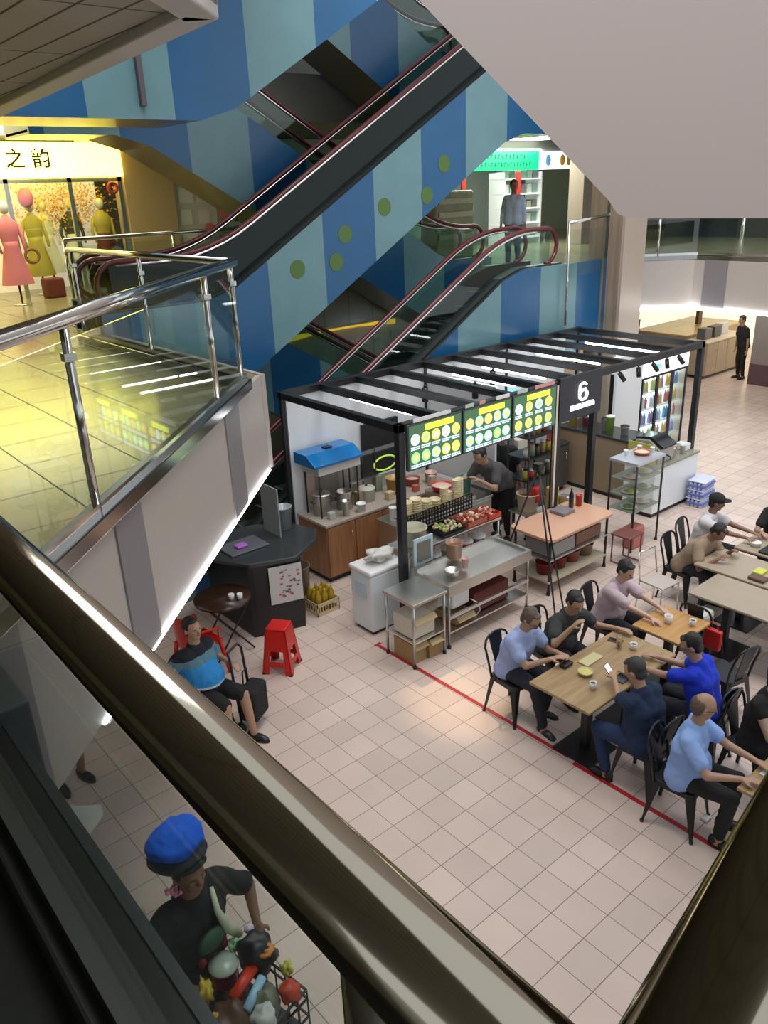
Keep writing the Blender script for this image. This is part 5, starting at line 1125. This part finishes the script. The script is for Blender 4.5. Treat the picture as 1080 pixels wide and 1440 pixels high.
# ================================================================== people
bpy.data.textures.new('folds', 'CLOUDS'); FT = bpy.data.textures['folds']; FT.noise_scale = .09; FT.noise_depth = 2
def remesh(name, mb, vox, mats, parent=None, folds=0., smooth=4):
    me = bpy.data.meshes.new(name + '_raw'); me.from_pydata(mb.v, [], mb.f)
    bm = bmesh.new(); bm.from_mesh(me); bmesh.ops.remove_doubles(bm, verts=bm.verts, dist=1e-6); bmesh.ops.dissolve_degenerate(bm, dist=1e-7, edges=bm.edges); bmesh.ops.recalc_face_normals(bm, faces=bm.faces); bm.to_mesh(me); bm.free()
    o = bpy.data.objects.new(name + '_tmp', me); COL.objects.link(o)
    r = o.modifiers.new('r', 'REMESH'); r.mode = 'VOXEL'; r.voxel_size = vox
    if folds: d = o.modifiers.new('d', 'DISPLACE'); d.texture = FT; d.texture_coords = 'LOCAL'; d.strength = folds; d.mid_level = .5
    s = o.modifiers.new('s', 'SMOOTH'); s.factor = .5; s.iterations = smooth
    bpy.context.view_layer.update()
    m2 = bpy.data.meshes.new_from_object(o.evaluated_get(bpy.context.evaluated_depsgraph_get())); m2.name = name
    bpy.data.objects.remove(o); bpy.data.meshes.remove(me)
    m2.materials.clear()
    for m_ in mats: m2.materials.append(m_)
    m2.polygons.foreach_set('use_smooth', [True] * len(m2.polygons))
    return link(name, m2, parent)
def cone(mb, p0, r0, p1, r1):
    p0 = Vector(p0); p1 = Vector(p1)
    mb.ball(p0, r0, n=14); mb.ball(p1, r1, n=14)
    if (p1 - p0).length > 1e-4: mb.tube([p0, p1], [r0, r1], 14)
def ik(a, b, l1, l2, pole):
    a = Vector(a); b = Vector(b); d = b - a; L = min(d.length, (l1 + l2) * .995); dn = d.normalized(); b2 = a + dn * L
    c = (l1 * l1 - l2 * l2 + L * L) / (2 * L); h = math.sqrt(max(l1 * l1 - c * c, 0)); p = Vector(pole); p = (p - dn * p.dot(dn)).normalized()
    return a + dn * c + p * h, b2
SK = {'tan': (.42, .25, .16), 'brown': (.25, .13, .08), 'pale': (.52, .34, .25)}
def skinm(k): return mat('skin_' + k, SK[k], .5, bump=.1, bscale=200)
def cloth(n, c, ns=.06): return mat('cloth_' + n, c, .85, noise=ns, nscale=30, bump=.25, bscale=90)
hairb = mat('hair_black', (.012, .010, .010), .5, bump=.5, bscale=150); hairg = mat('hair_grey_brown', (.10, .07, .05), .55, bump=.5, bscale=150)
eye_m = mat('eye_dark', (.02, .012, .01), .3); lip_m = mat('lip', (.34, .13, .11), .5)
shoe_m = mat('shoe_black', (.015, .015, .017), .4); sole_w = mat('sole_white', (.7, .7, .68), .5)
def person(label, loc, rz, sit=True, lean=.15, hip=None, hl=None, hr=None, head=(0, 0), shirt=None, trousers=None, skin='tan', hair=hairb, sleeve=.62, shorts=False, knees=None, feet=None, scale=1., vox=.009, style='short', glasses=False, curl=.6, side=0., cols=None, pole_l=None, pole_r=None, belly=0., footwear=True, extra=None, bald=False):
    f = Vector((1, 0, 0)); hz = hip if hip is not None else (.535 if sit else .93)
    Hc = Vector((0, 0, hz)); sd = Vector((math.sin(lean), math.sin(side) , math.cos(lean))).normalized(); lft = Vector((0, 1, 0))
    fwd = lft.cross(sd).normalized(); 
    ch = Hc + sd * .30; nk = Hc + sd * .50; hd_up = (sd * .6 + Vector((0, 0, .4))).normalized()
    yaw, pit = head
    Rh = (Matrix.Rotation(yaw, 3, 'Z') @ Matrix.Rotation(pit, 3, 'Y'))
    hf = Rh @ Vector((1, 0, 0)); hu = Rh @ Vector((0, 0, 1)); hs = hu.cross(hf)
    hc = nk + hd_up * .10 + hu * .08 + hf * .025
    Rm = Matrix((hf, hs, hu)).transposed()
    def torso(mb, e):
        for s_ in (-1, 1):
            cone(mb, Hc + lft * s_ * .08, .115 + e, Hc + sd * .14 + lft * s_ * .065, .105 + e)
            cone(mb, Hc + sd * .14 + lft * s_ * .065, .105 + e, ch + lft * s_ * .08, .112 + e)
            cone(mb, ch + lft * s_ * .08, .112 + e, nk - sd * .07 + lft * s_ * .13, .062 + e)
        cone(mb, ch, .11 + e, nk - sd * .05, .075 + e)
        if belly: mb.ball(Hc + sd * .12 + fwd * .06, .11 + belly + e, .12 + belly + e, .12 + belly + e, 14)
    B = MB(); torso(B, -.004); cone(B, nk - sd * .06, .062, hc - hu * .06, .052)
    # head
    B.ball(hc + hu * .015, .094, .076, .100, 20, Rm); B.ball(hc + hf * .03 - hu * .055, .056, .056, .062, 14, Rm); B.ball(hc + hf * .058 - hu * .088, .026, .028, .022, 10, Rm)
    cone(B, hc + hf * .090 + hu * .012, .010, hc + hf * .106 - hu * .026, .0155); B.ball(hc + hf * .075 + hu * .022, .018, .055, .012, 10, Rm)
    B.ball(hc + hf * .088 - hu * .052, .012, .026, .009, 10, Rm)
    for s_ in (-1, 1):
        B.ball(hc + hs * s_ * .080 - hf * .005 - hu * .008, .016, .012, .030, 10, Rm); B.ball(hc + hs * s_ * .034 + hf * .066 - hu * .02, .022, .022, .018, 10, Rm)
    # arms and hands
    SL = []; pts = {}
    for s_, tgt, pole in ((1, hl, pole_l), (-1, hr, pole_r)):
        sh = nk - sd * .075 + lft * s_ * .165
        if tgt is None: tgt = (.30, s_ * .16, hz + .10) if sit else (.05, s_ * .26, hz - .12)
        el, wr = ik(sh, tgt, .285, .25, pole or (-.35, s_ * .55, -.8))
        cone(B, sh, .050, el, .037); cone(B, el, .038, wr, .025); SL.append((sh, el, wr)); pts['wl' if s_ > 0 else 'wr'] = wr
        d = (wr - el).normalized(); up_ = Vector((0, 0, 1)); sdv = d.cross(up_);
        if sdv.length < .2: sdv = Vector((0, 1, 0)) if abs(d.y) < .9 else Vector((1, 0, 0))
        sdv.normalize(); nrm = sdv.cross(d).normalized()
        for w_ in (-.024, -.008, .008, .024): cone(B, wr + d * .01 + sdv * w_ * .6, .014, wr + d * .085 + sdv * w_, .0125)
        for i, w_ in enumerate((-.030, -.010, .010, .030)):
            ln = (.058, .074, .078, .066)[i if s_ > 0 else 3 - i]; p = wr + d * .085 + sdv * w_; dd = d.copy()
            for seg in range(3):
                dd = (dd * math.cos(curl * .55) - nrm * math.sin(curl * .55)).normalized(); q = p + dd * ln * (.45, .32, .23)[seg]
                cone(B, p, (.0105, .0098, .009)[seg], q, (.0098, .009, .0085)[seg]); p = q
        th = wr + d * .025 + sdv * (-s_) * .02 * (-1 if s_ < 0 and False else 1); t1 = th + (d * .6 + sdv * (-s_) * .75 - nrm * .3).normalized() * .045
        t2 = t1 + (d * .9 + sdv * (-s_) * .2 - nrm * .4).normalized() * .034; cone(B, th, .014, t1, .0115); cone(B, t1, .0115, t2, .0095)
    # legs
    LG = []
    for s_, i in ((1, 0), (-1, 1)):
        hj = Hc + Vector((0, s_ * .085, -.01))
        if sit: kn = Vector(knees[i]) if knees else Vector((.41, s_ * .13, .52)); an = Vector(feet[i]) if feet else Vector((.36, s_ * .13, .085))
        else: kn = Vector(knees[i]) if knees else Vector((.03, s_ * .10, .50)); an = Vector(feet[i]) if feet else Vector((-.02, s_ * .11, .085))
        cone(B, hj, .088, kn, .056); cone(B, kn, .055, kn + (an - kn) * .35, .053); cone(B, kn + (an - kn) * .35, .053, an, .036)
        fd = Vector((1, s_ * .15, 0)).normalized(); cone(B, an - Vector((.02, 0, .045)), .036, an + fd * .13 - Vector((0, 0, .055)), .028)
        LG.append((hj, kn, an, fd))
    body = remesh('person', B, vox, [skinm(skin), eye_m, lip_m]); me = body.data
    # colour the eyes and lips by place
    n = len(me.polygons); ce = np.empty(n * 3); me.polygons.foreach_get('center', ce); ce = ce.reshape(-1, 3); mi = np.zeros(n, dtype=np.int32)
    for s_ in (-1, 1):
        p = np.array(hc + hs * s_ * .032 + hf * .082 + hu * .004); q = ce - p
        dd = (q @ np.array(hs) / .014) ** 2 + (q @ np.array(hu) / .0075) ** 2; mi[(dd < 1) & (np.linalg.norm(q, axis=1) < .03)] = 1
    q = ce - np.array(hc + hf * .095 - hu * .052); dd = (q @ np.array(hs) / .024) ** 2 + (q @ np.array(hu) / .008) ** 2; mi[(dd < 1) & (np.linalg.norm(q, axis=1) < .035)] = 2
    me.polygons.foreach_set('material_index', mi)
    tag(body, label, 'person')
    cv = max(vox * 1.15, .010)
    if shirt is not None:
        S = MB(); torso(S, .022)
        for (sh, el, wr) in SL:
            if sleeve <= 1: cone(S, sh, .072, sh + (el - sh) * sleeve, .070)
            else: cone(S, sh, .064, el, .052); cone(S, el, .052, el + (wr - el) * (sleeve - 1), .040)
        S.ball(nk - sd * .03, .068, .072, .03, 14)
        so = remesh('shirt', S, cv, [shirt], body, folds=.022)
        # shirt collar
        c0 = nk - sd * .005 + fwd * .01
        MB().tube([c0 + (fwd * math.cos(a) * .068 + lft * math.sin(a) * .07) - sd * .02 * math.cos(a) for a in [2 * PI * i / 16 for i in range(16)]], .012, 8, closed=True).build('collar', shirt, so)
    if trousers is not None:
        P = MB()
        for s_ in (-1, 1): cone(P, Hc + lft * s_ * .075 + sd * .02, .122, Hc + lft * s_ * .08 - Vector((0, 0, .02)), .112)
        for (hj, kn, an, fd) in LG:
            if shorts: cone(P, hj, .105, hj + (kn - hj) * .92, .085)
            else: cone(P, hj, .102, kn, .072); cone(P, kn, .072, an + (kn - an) * .08, .052)
        remesh('shorts' if shorts else 'trousers', P, cv, [trousers], body, folds=.018)
    if footwear:
        for (hj, kn, an, fd) in LG:
            g = Vector((an.x, an.y, an.z - .085)); ang = math.atan2(fd.y, fd.x); Rz = Matrix.Rotation(ang, 3, 'Z'); S = MB()
            S.ball(g + Rz @ Vector((-.03, 0, .05)), .052, .042, .05, 12); S.ball(g + Rz @ Vector((.06, 0, .04)), .10, .043, .036, 12, Rz); S.ball(g + Rz @ Vector((.12, 0, .03)), .055, .043, .028, 12, Rz)
            so = remesh('shoe', S, .011, [shoe_m], body, smooth=2)
            MB().lathe((0, 0, 0), [(0, 0), (.05, 0), (.05, .018), (0, .018)], 20).build('sole', sole_w, so) if 0 else None
            sl = MB(); pr = [(g + Rz @ Vector((.05 + .13 * math.cos(a), .045 * math.sin(a), 0))) for a in [2 * PI * i / 20 for i in range(20)]]; sl.prism([(p.x, p.y) for p in pr], g.z + .001, g.z + .02); sl.build('sole', sole_w if extra == 'white_sole' else shoe_m, so)
    if hair is not None:
        Hh = MB()
        if bald: Hh.ball(hc - hf * .030 + hu * .012, .078, .084, .078, 18, Rm)
        else: Hh.ball(hc - hf * .026 + hu * .042, .090, .083, .084, 20, Rm)
        Hh.ball(hc - hf * .045 - hu * .02, .058, .070, .070, 16, Rm)
        if not bald:
            for s_ in (-1, 1): Hh.ball(hc + hf * .005 + hs * s_ * .066 + hu * .03, .036, .018, .04, 10, Rm)
            Hh.ball(hc + hf * .045 + hu * .090, .035, .055, .020, 12, Rm)
        if style == 'bob':
            for s_ in (-1, 1): Hh.ball(hc - hf * .01 + hs * s_ * .07 - hu * .03, .06, .025, .08, 12, Rm)
        remesh('hair', Hh, .008, [hair], body, folds=.022, smooth=2)
    if glasses:
        G = MB()
        for s_ in (-1, 1):
            c0 = hc + hs * s_ * .034 + hf * .108 + hu * .004
            G.tube([c0 + hs * math.cos(a) * .024 + hu * math.sin(a) * .017 for a in [2 * PI * i / 14 for i in range(14)]], .0025, 6, closed=True)
            G.tube([c0 + hs * s_ * .024, hc + hs * s_ * .088 + hf * .0 + hu * .008], .0025, 6)
        G.tube([hc + hs * .01 + hf * .11 + hu * .004, hc - hs * .01 + hf * .11 + hu * .004], .0025, 6); G.build('glasses', black, body)
    body.location = (*loc[:2], loc[2] if len(loc) > 2 else 0); body.rotation_euler = (0, 0, rz); body.scale = (scale,) * 3
    body['_hc'] = tuple(hc); body['_hf'] = tuple(hf); body['_hu'] = tuple(hu); body['_hs'] = tuple(hs)
    return body
def hv(b): return Vector(b['_hc']), Vector(b['_hf']), Vector(b['_hu']), Vector(b['_hs'])
def W2L(loc, rz, w): return tuple(Matrix.Rotation(-rz, 3, 'Z') @ (Vector(w) - Vector((loc[0], loc[1], 0))))
c_lil = cloth('lilac_blue', (.34, .42, .68)); c_gry = cloth('dark_grey', (.035, .042, .038)); c_pnk = cloth('pale_pink', (.50, .39, .43)); c_nvy = cloth('navy', (.008, .022, .065)); c_ryl = cloth('royal', (.008, .035, .60))
c_sky = cloth('sky', (.27, .42, .78)); c_blk = cloth('black', (.012, .012, .013)); c_wht = cloth('white', (.58, .57, .58)); c_dk = cloth('dark_trousers', (.015, .017, .025)); c_jean = cloth('jeans', (.012, .03, .09)); c_cook = cloth('cook_grey', (.09, .085, .085))
# p3
L, r = (5.47, 4.66), R_(-88)
p3 = person('man in pale lilac blue shirt leaning over the oak table, looking down', L, r, lean=.28, hl=W2L(L, r, (5.66, 4.2, .80)), hr=W2L(L, r, (5.48, 4.18, .82)), head=(.1, .55), shirt=c_lil, trousers=c_dk, hair=hairg, skin='tan', glasses=True, extra='white_sole', feet=[(.34, .13, .085), (.52, -.12, .085)])
# p4
L, r = (6.14, 4.62), R_(-98)
p4 = person('man in dark grey shirt, one hand raised, his forearm on the oak table', L, r, lean=.38, hl=W2L(L, r, (6.50, 4.08, .79)), hr=W2L(L, r, (5.86, 4.22, 1.0)), head=(-.15, .45), shirt=c_gry, trousers=c_dk, skin='tan', belly=.03)
# p5
L, r = (7.04, 4.62), R_(-85)
p5 = person('man in pale pink shirt at the honey table with both hands at a white cup', L, r, lean=.30, hl=W2L(L, r, (7.16, 3.96, .80)), hr=W2L(L, r, (6.92, 3.96, .80)), head=(-.1, .4), shirt=c_pnk, trousers=c_dk, skin='pale', sleeve=.75, belly=.03)
MB().tube([(.19, -.02, .93), (.15, .1, .8), (.19, -.05, 1.02)], .006, 6).build('lanyard', black, p5)
# p6
L, r = (5.42, 3.02), R_(84)
p6 = person('man in navy polo seen from behind holding up a phone at the oak table', L, r, lean=.24, hl=W2L(L, r, (5.60, 3.52, .86)), hr=W2L(L, r, (5.82, 3.48, .80)), head=(.25, .45), shirt=c_nvy, trousers=c_jean, hair=mat('hair_greying', (.035, .035, .034), .6, bump=.5, bscale=150), skin='tan', belly=.035, feet=[(.30, .16, .085), (-.02, -.22, .085)], knees=[(.42, .16, .5), (.30, -.24, .50)])
# p7
L, r = (6.20, 2.90), R_(98)
p7 = person('man in royal blue shirt and glasses with both hands over the oak table', L, r, lean=.26, hl=W2L(L, r, (6.02, 3.50, .80)), hr=W2L(L, r, (6.30, 3.5, .80)), head=(.35, .45), shirt=c_ryl, trousers=c_dk, skin='tan', glasses=True)
# p8
L, r = (5.30, 2.60), R_(-74)
p8 = person('man with thinning hair and glasses in sky blue shirt stretching his arm to the right', L, r, lean=.10, hl=W2L(L, r, (5.52, 2.12, .80)), hr=W2L(L, r, (5.24, 2.10, .79)), head=(.45, .15), shirt=c_sky, trousers=c_blk, hair=hairg, skin='tan', glasses=True, bald=True, belly=.02)
# p9
L, r = (6.18, 2.40), R_(-95)
p9 = person('person in sleeveless black top cut off by the right picture edge', L, r, lean=.12, head=(.1, .2), shirt=c_blk, trousers=c_blk, skin='pale', sleeve=.2, style='bob', hl=W2L(L, r, (6.3, 1.95, .8)), hr=W2L(L, r, (6.05, 1.98, .8)))
# cap man
L, r = (9.52, 4.86), R_(-80)
p10 = person('man in white shirt and black cap seated at the far table', L, r, lean=.22, head=(.35, .2), shirt=c_wht, trousers=c_dk, skin='brown', vox=.011, hl=W2L(L, r, (9.75, 4.2, .82)), hr=W2L(L, r, (9.55, 4.2, .82)))
def cap(b, m_, name='cap'):
    hc, hf, hu, hs = hv(b); Rm = Matrix((hf, hs, hu)).transposed(); S = MB(); S.ball(hc - hf * .008 + hu * .05, .108, .095, .085, 18, Rm)
    o = remesh(name, S, .010, [m_], b, smooth=1); br = MB(); vs = []
    for z in (0, .008):
        vs += [hc + hu * (.062 + z - .02 * (1 - math.cos(a))) + hf * (.08 + .095 * math.cos(a)) + hs * .08 * math.sin(a) for a in [PI * i / 12 - PI / 2 for i in range(13)]]
    br.add(vs, [tuple(range(13)), tuple(range(25, 12, -1))] + [(i, 13 + i, 13 + (i + 1) % 13, (i + 1) % 13) for i in range(13)]); br.build('brim', m_, o); return o
cap(p10, c_blk)
L, r = (10.40, 4.20), R_(200)
person('person with black hair and black top at the right edge behind the far table', L, r, lean=.2, head=(-.1, .3), shirt=c_blk, trousers=c_blk, skin='tan', vox=.011, style='bob', hl=W2L(L, r, (9.95, 3.95, .8)), hr=W2L(L, r, (9.9, 4.2, .8)))
L, r = (8.93, 4.72), R_(-90)
person('dark haired diner bent low over the cluttered table', L, r, lean=.62, head=(0, .75), shirt=cloth('tan_shirt', (.30, .22, .15)), trousers=c_dk, skin='brown', vox=.011, hl=W2L(L, r, (9.08, 4.2, .8)), hr=W2L(L, r, (8.75, 4.2, .8)))
# cooks
L, r = (8.72, 7.70), R_(182)
person('cook in grey T-shirt bending over the range under the menu boards', L, r, sit=False, lean=.85, hip=.90, head=(0, .5), shirt=c_cook, trousers=c_blk, skin='tan', vox=.011, hl=(.62, .12, 1.08), hr=(.60, -.15, 1.05), scale=1.1, belly=.04)
L, r = (9.15, 8.0), R_(195)
pw2 = person('stall worker in black with a blue cloth standing behind the metal strip', L, r, sit=False, lean=.25, head=(0, .4), shirt=c_blk, trousers=c_blk, skin='tan', vox=.011)
MB().box(-.16, -.12, -.12, .12, .82, 1.12).build('blue_cloth', cloth('blue_cloth', (.01, .10, .45)), pw2, bevel=.015)
# man standing on the upper floor
L, r = (13.55, 11.80), R_(205)
person('man in pale grey blue shirt standing on the upper floor behind the escalator top', (13.55, 11.80, 3.55), r, sit=False, lean=.05, head=(.6, 0), shirt=cloth('grey_blue', (.33, .40, .50)), trousers=cloth('blue_trousers', (.04, .07, .15)), skin='brown', vox=.013, sleeve=1.7)
person('person in black far right behind the wooden service counter', (21.3, 10.30), R_(150), sit=False, head=(0, .2), shirt=c_blk, trousers=c_blk, skin='tan', vox=.016)
person('person mostly hidden under the walkway with a sandalled foot showing at lower left', (1.52, 6.72), R_(-80), sit=False, shirt=c_gry, trousers=c_gry, shorts=True, skin='brown', vox=.012, lean=0)
# seated man in striped shirt under the walkway
L, r = (2.90, 6.54), R_(-72)
stri = stripe_mat('shirt_bands', 3, -1.5, .5, (.01, .012, .02), (.02, .22, .50), .8, 2)
def band_mat():
    M = bpy.data.materials.new('banded_shirt'); M.use_nodes = True; nt = M.node_tree; Ln = nt.links.new; b = nt.nodes['Principled BSDF']; b.inputs['Roughness'].default_value = .8
    tc = _n(nt, 'ShaderNodeTexCoord'); sp = _n(nt, 'ShaderNodeSeparateXYZ'); Ln(tc.outputs['Object'], sp.inputs[0]); mr = _n(nt, 'ShaderNodeMapRange'); mr.inputs['From Min'].default_value = .4; mr.inputs['From Max'].default_value = 1.2; Ln(sp.outputs[2], mr.inputs['Value'])
    r_ = _n(nt, 'ShaderNodeValToRGB'); r_.color_ramp.interpolation = 'CONSTANT'; e = r_.color_ramp.elements; e[0].position = 0; e[0].color = (.008, .01, .03, 1); e[1].position = .30; e[1].color = (.6, .65, .7, 1)
    for p_, c in ((.33, (.02, .26, .62, 1)), (.58, (.10, .22, .27, 1)), (.68, (.008, .010, .02, 1))): x = e.new(p_); x.color = c
    Ln(mr.outputs[0], r_.inputs[0]); Ln(r_.outputs[0], b.inputs['Base Color']); return M
p2m = person('heavy man in black and bright blue banded shirt seated under the walkway at left', L, r, lean=-.12, head=(-.1, -.12), shirt=band_mat(), trousers=c_blk, shorts=True, skin='tan', belly=.06, hl=W2L(L, r, (3.20, 6.50, .72)), hr=W2L(L, r, (2.55, 6.45, .62)), feet=[(.5, .12, .085), (.42, -.16, .085)], hair=hairb, vox=.008)
ch_ = chair('black metal chair under the heavy man in the banded shirt', 2.88, 6.58, r)
tr_ = thing('trolley', 'black folding shopping trolley with a black bag beside the heavy seated man', 'trolley', (3.26, 6.38, 0), rz=R_(-60))
MB().tube([(0, -.12, .1), (-.05, -.12, .85), (-.08, -.1, .9), (-.08, .1, .9), (-.05, .12, .85), (0, .12, .1)], .014, 8).build('frame', black, tr_)
MB().box(.0, .2, -.15, .15, .12, .5).build('bag', c_blk, tr_, bevel=.04); MB().tube([(.03, -.05, .5), (.03, -.04, .66), (.03, .04, .66), (.03, .05, .5)], .01, 6).build('bag_handle', black, tr_)
for s_ in (-1, 1): w_ = MB().lathe((0, 0, 0), [(0, -.015), (.06, -.015), (.06, .015), (0, .015)], 16); me = w_.mesh('wheel', black); me.transform(Matrix.Translation((.02, s_ * .17, .06)) @ Matrix.Rotation(PI / 2, 4, 'X')); link('wheel', me, tr_)
# woman with the piled blue headwear and her loaded basket
L, r = (1.27, 3.60), R_(-78)
pwm = person('woman in black T-shirt, tall blue cloth on her head, behind a loaded basket', L, r, sit=False, lean=.14, head=(-.05, -.12), shirt=c_blk, trousers=c_dk, skin='brown', vox=.007, sleeve=.8, hair=hairb, hl=(.20, .30, .92), hr=(.24, -.20, .98), pole_l=(-.2, 1, -.2), pole_r=(-.4, -.8, -.3), scale=1.0, belly=.02)
pwm.scale = (1.08, 1.16, .96); hc, hf, hu, hs = hv(pwm); Rm = Matrix((hf, hs, hu)).transposed()
S = MB(); S.ball(hc - hf * .045 + hu * .105, .135, .145, .06, 18, Rm); S.ball(hc - hf * .08 + hu * .12, .14, .155, .10, 18, Rm); hb = remesh('head_band', S, .009, [mat('scarf_dark', (.018, .022, .035), .7, noise=.6, nscale=40)], pwm, folds=.02)
S = MB(); S.ball(hc - hf * .06 + hu * .20, .145, .155, .10, 18, Rm); S.ball(hc - hf * .10 + hu * .12, .10, .13, .09, 16, Rm); remesh('blue_cloth', S, .008, [cloth('bright_blue', (.004, .10, .62))], pwm, folds=.05, smooth=3)
br = MB(); vs = []
for z in (0, .008): vs += [hc + hu * (.082 + z) + hf * (.070 + .045 * math.cos(a)) + hs * .078 * math.sin(a) for a in [PI * i / 12 - PI / 2 for i in range(13)]]
br.add(vs, [tuple(range(13)), tuple(range(25, 12, -1))] + [(i, 13 + i, 13 + (i + 1) % 13, (i + 1) % 13) for i in range(13)]); br.build('cap_brim', c_blk, pwm)
fl = MB()
for i in range(14): fl.ball(hc + hs * (-.10 + rng.gauss(0, .018)) + hf * rng.gauss(.0, .02) - hu * (.02 + rng.random() * .08), .012, n=8)
fl.build('pink_beads', mat('bead_pink', (.75, .25, .4), .4), pwm)
MB().tube([(.12, .10, 1.40), (.19, .07, 1.28), (.22, .10, 1.12), (.20, .17, .98), (.14, .22, .88)], [.012, .018, .028, .03, .02], 8).build('shoulder_strap', mat('strap_pale', (.55, .58, .42), .6), pwm)
gr = MB(); gr.ball((.205, 0, 1.12), .035, .09, .075, 14); gr.build('shirt_print', mat('print_green', (.03, .09, .05), .7), pwm)
for y in (-.07, 0, .075): MB().ball((.19, y, 1.01), .03, .024, .055, 10).build('shirt_print', mat('print_red', (.35, .03, .06), .7), pwm)
bgx = thing('tote_bag', 'cream cloth bag hanging at the side of the woman with the blue headwear', 'bag', (1.0, 3.72, .95))
blob('bag_body', (0, 0, 0), .11, mat('tote_cream', (.62, .52, .32), .7), 5, .3, (.7, .8, 1.7), parent=bgx); MB().box(-.06, .06, -.05, .05, -.0, .05).build('orange_base', mat('tote_orange', (.6, .12, .03), .6), bgx, bevel=.02)
# basket trolley heaped with things
bt_ = thing('basket_trolley', 'black wheeled basket frame loaded with colourful goods before the woman', 'trolley', (1.36, 3.14, 0), rz=.2)
fb = MB()
for (x0, y0, x1, y1) in ((-.24, -.28, .24, -.28), (.24, -.28, .24, .26), (.24, .26, -.24, .26), (-.24, .26, -.24, -.28)):
    for z in (.45, .6, .75, .82): fb.bar((x0, y0, z), (x1, y1, z), .012, .012)
    for i in range(7): u = i / 6; fb.bar((x0 + (x1 - x0) * u, y0 + (y1 - y0) * u, .45), (x0 + (x1 - x0) * u, y0 + (y1 - y0) * u, .82), .008, .008)
fb.build('basket', black, bt_); MB().box(-.24, .24, -.28, .26, .44, .455).build('basket_floor', black, bt_)
for sx in (-1, 1):
    for sy in (-1, 1):
        lg2 = MB().tube([(sx * .2, sy * .22, .06), (sx * .22, sy * .25, .45)], .012, 8).build('leg', black, bt_); w_ = MB().lathe((0, 0, 0), [(0, -.012), (.05, -.012), (.05, .012), (0, .012)], 14).mesh('wheel', black); w_.transform(Matrix.Translation((sx * .2, sy * .22, .052)) @ Matrix.Rotation(PI / 2, 4, 'X')); link('wheel', w_, lg2)
goods = [(1.34, 3.30, .82, 'tub', None)]
bk_ = tub('magenta bucket with a clear domed lid on top of the loaded basket', 1.33, 3.30, .80, .085, .13, mat('magenta', (.35, .01, .09), .35), None, name='bucket', cat='bucket', lid=mat('clear_lid', (.42, .5, .42), .2))
def heap(label, name, cat, x, y, z, r, c, sq=(1, 1, 1), seed=0, amp=.3): return tag(blob(name, (x, y, z), r, mat('goods_c_%s' % '_'.join('%d' % int(v * 99) for v in c), c, .45, noise=.25, nscale=30), seed, amp, sq), label, cat)
heap('black cloth bundle at the back right of the loaded basket', 'cloth_bundle', 'cloth', 1.52, 3.24, .80, .11, (.015, .015, .02), (1, 1, 1.3), 2)
heap('white headed toy with purple trim on the black cloth bundle', 'toy', 'toy', 1.55, 3.36, .98, .03, (.6, .5, .65), (1, 1, 1), 3, .15)
heap('orange flower bunch between black bundle and yellow flowers', 'flower_bunch', 'flowers', 1.55, 3.17, .96, .04, (.6, .25, .04), (1.2, 1, .8), 4, .6)
heap('yellow flower bunch at the left rim of the loaded basket', 'flower_bunch', 'flowers', 1.17, 3.22, .82, .05, (.65, .5, .05), (.8, 1, 1.5), 5, .7)
heap('yellow and orange flower bunch lower on the left rim of the basket', 'flower_bunch', 'flowers', 1.12, 3.08, .80, .045, (.7, .45, .03), (.8, 1, 1.4), 6, .7)
heap('yellow flower sprig at the right rim of the loaded basket', 'flower_bunch', 'flowers', 1.62, 3.06, .82, .035, (.6, .6, .1), (.8, 1, 1.5), 7, .7)
tag(MB().tube([(1.27, 3.10, .90), (1.46, 3.18, .92)], .035, 12).build('red_roll', mat('roll_red', (.6, .04, .01), .4)), 'bright red orange roll lying across the basket', 'roll')
tag(MB().tube([(1.30, 3.00, .88), (1.47, 3.10, .90)], .028, 12).build('white_blue_tube', mat('tube_lightblue', (.35, .6, .8), .4)), 'pale blue and white tube in front of the red roll', 'tube')
heap('green gauze bow on the rim beside the domed lid', 'bow', 'bow', 1.44, 3.36, .93, .035, (.3, .55, .3), (1, 1, .8), 8, .6)
heap('dark brown bundle filling the left of the basket', 'cloth_bundle', 'cloth', 1.22, 3.04, .70, .12, (.10, .05, .03), (1, 1, 1), 9)
heap('red gold ornament at the right front corner of the basket', 'ornament', 'ornament', 1.56, 2.95, .80, .06, (.5, .06, .03), (1, 1, 1), 10)
heap('greenish grey cloth filling the middle of the basket', 'cloth_bundle', 'cloth', 1.42, 3.02, .72, .10, (.16, .18, .12), (1, 1, 1), 11)
heap('white plastic bag in the front of the basket', 'plastic_bag', 'bag', 1.36, 2.92, .78, .07, (.55, .58, .55), (1, 1, 1), 12)
# foot of frame clean-up: link helper flags
for o in WORLD:
    if '_w' in o: del o['_w']
for o in list(bpy.data.objects):
    for kk in ('_hc', '_hf', '_hu', '_hs'):
        if kk in o: del o[kk]
bpy.context.view_layer.update()
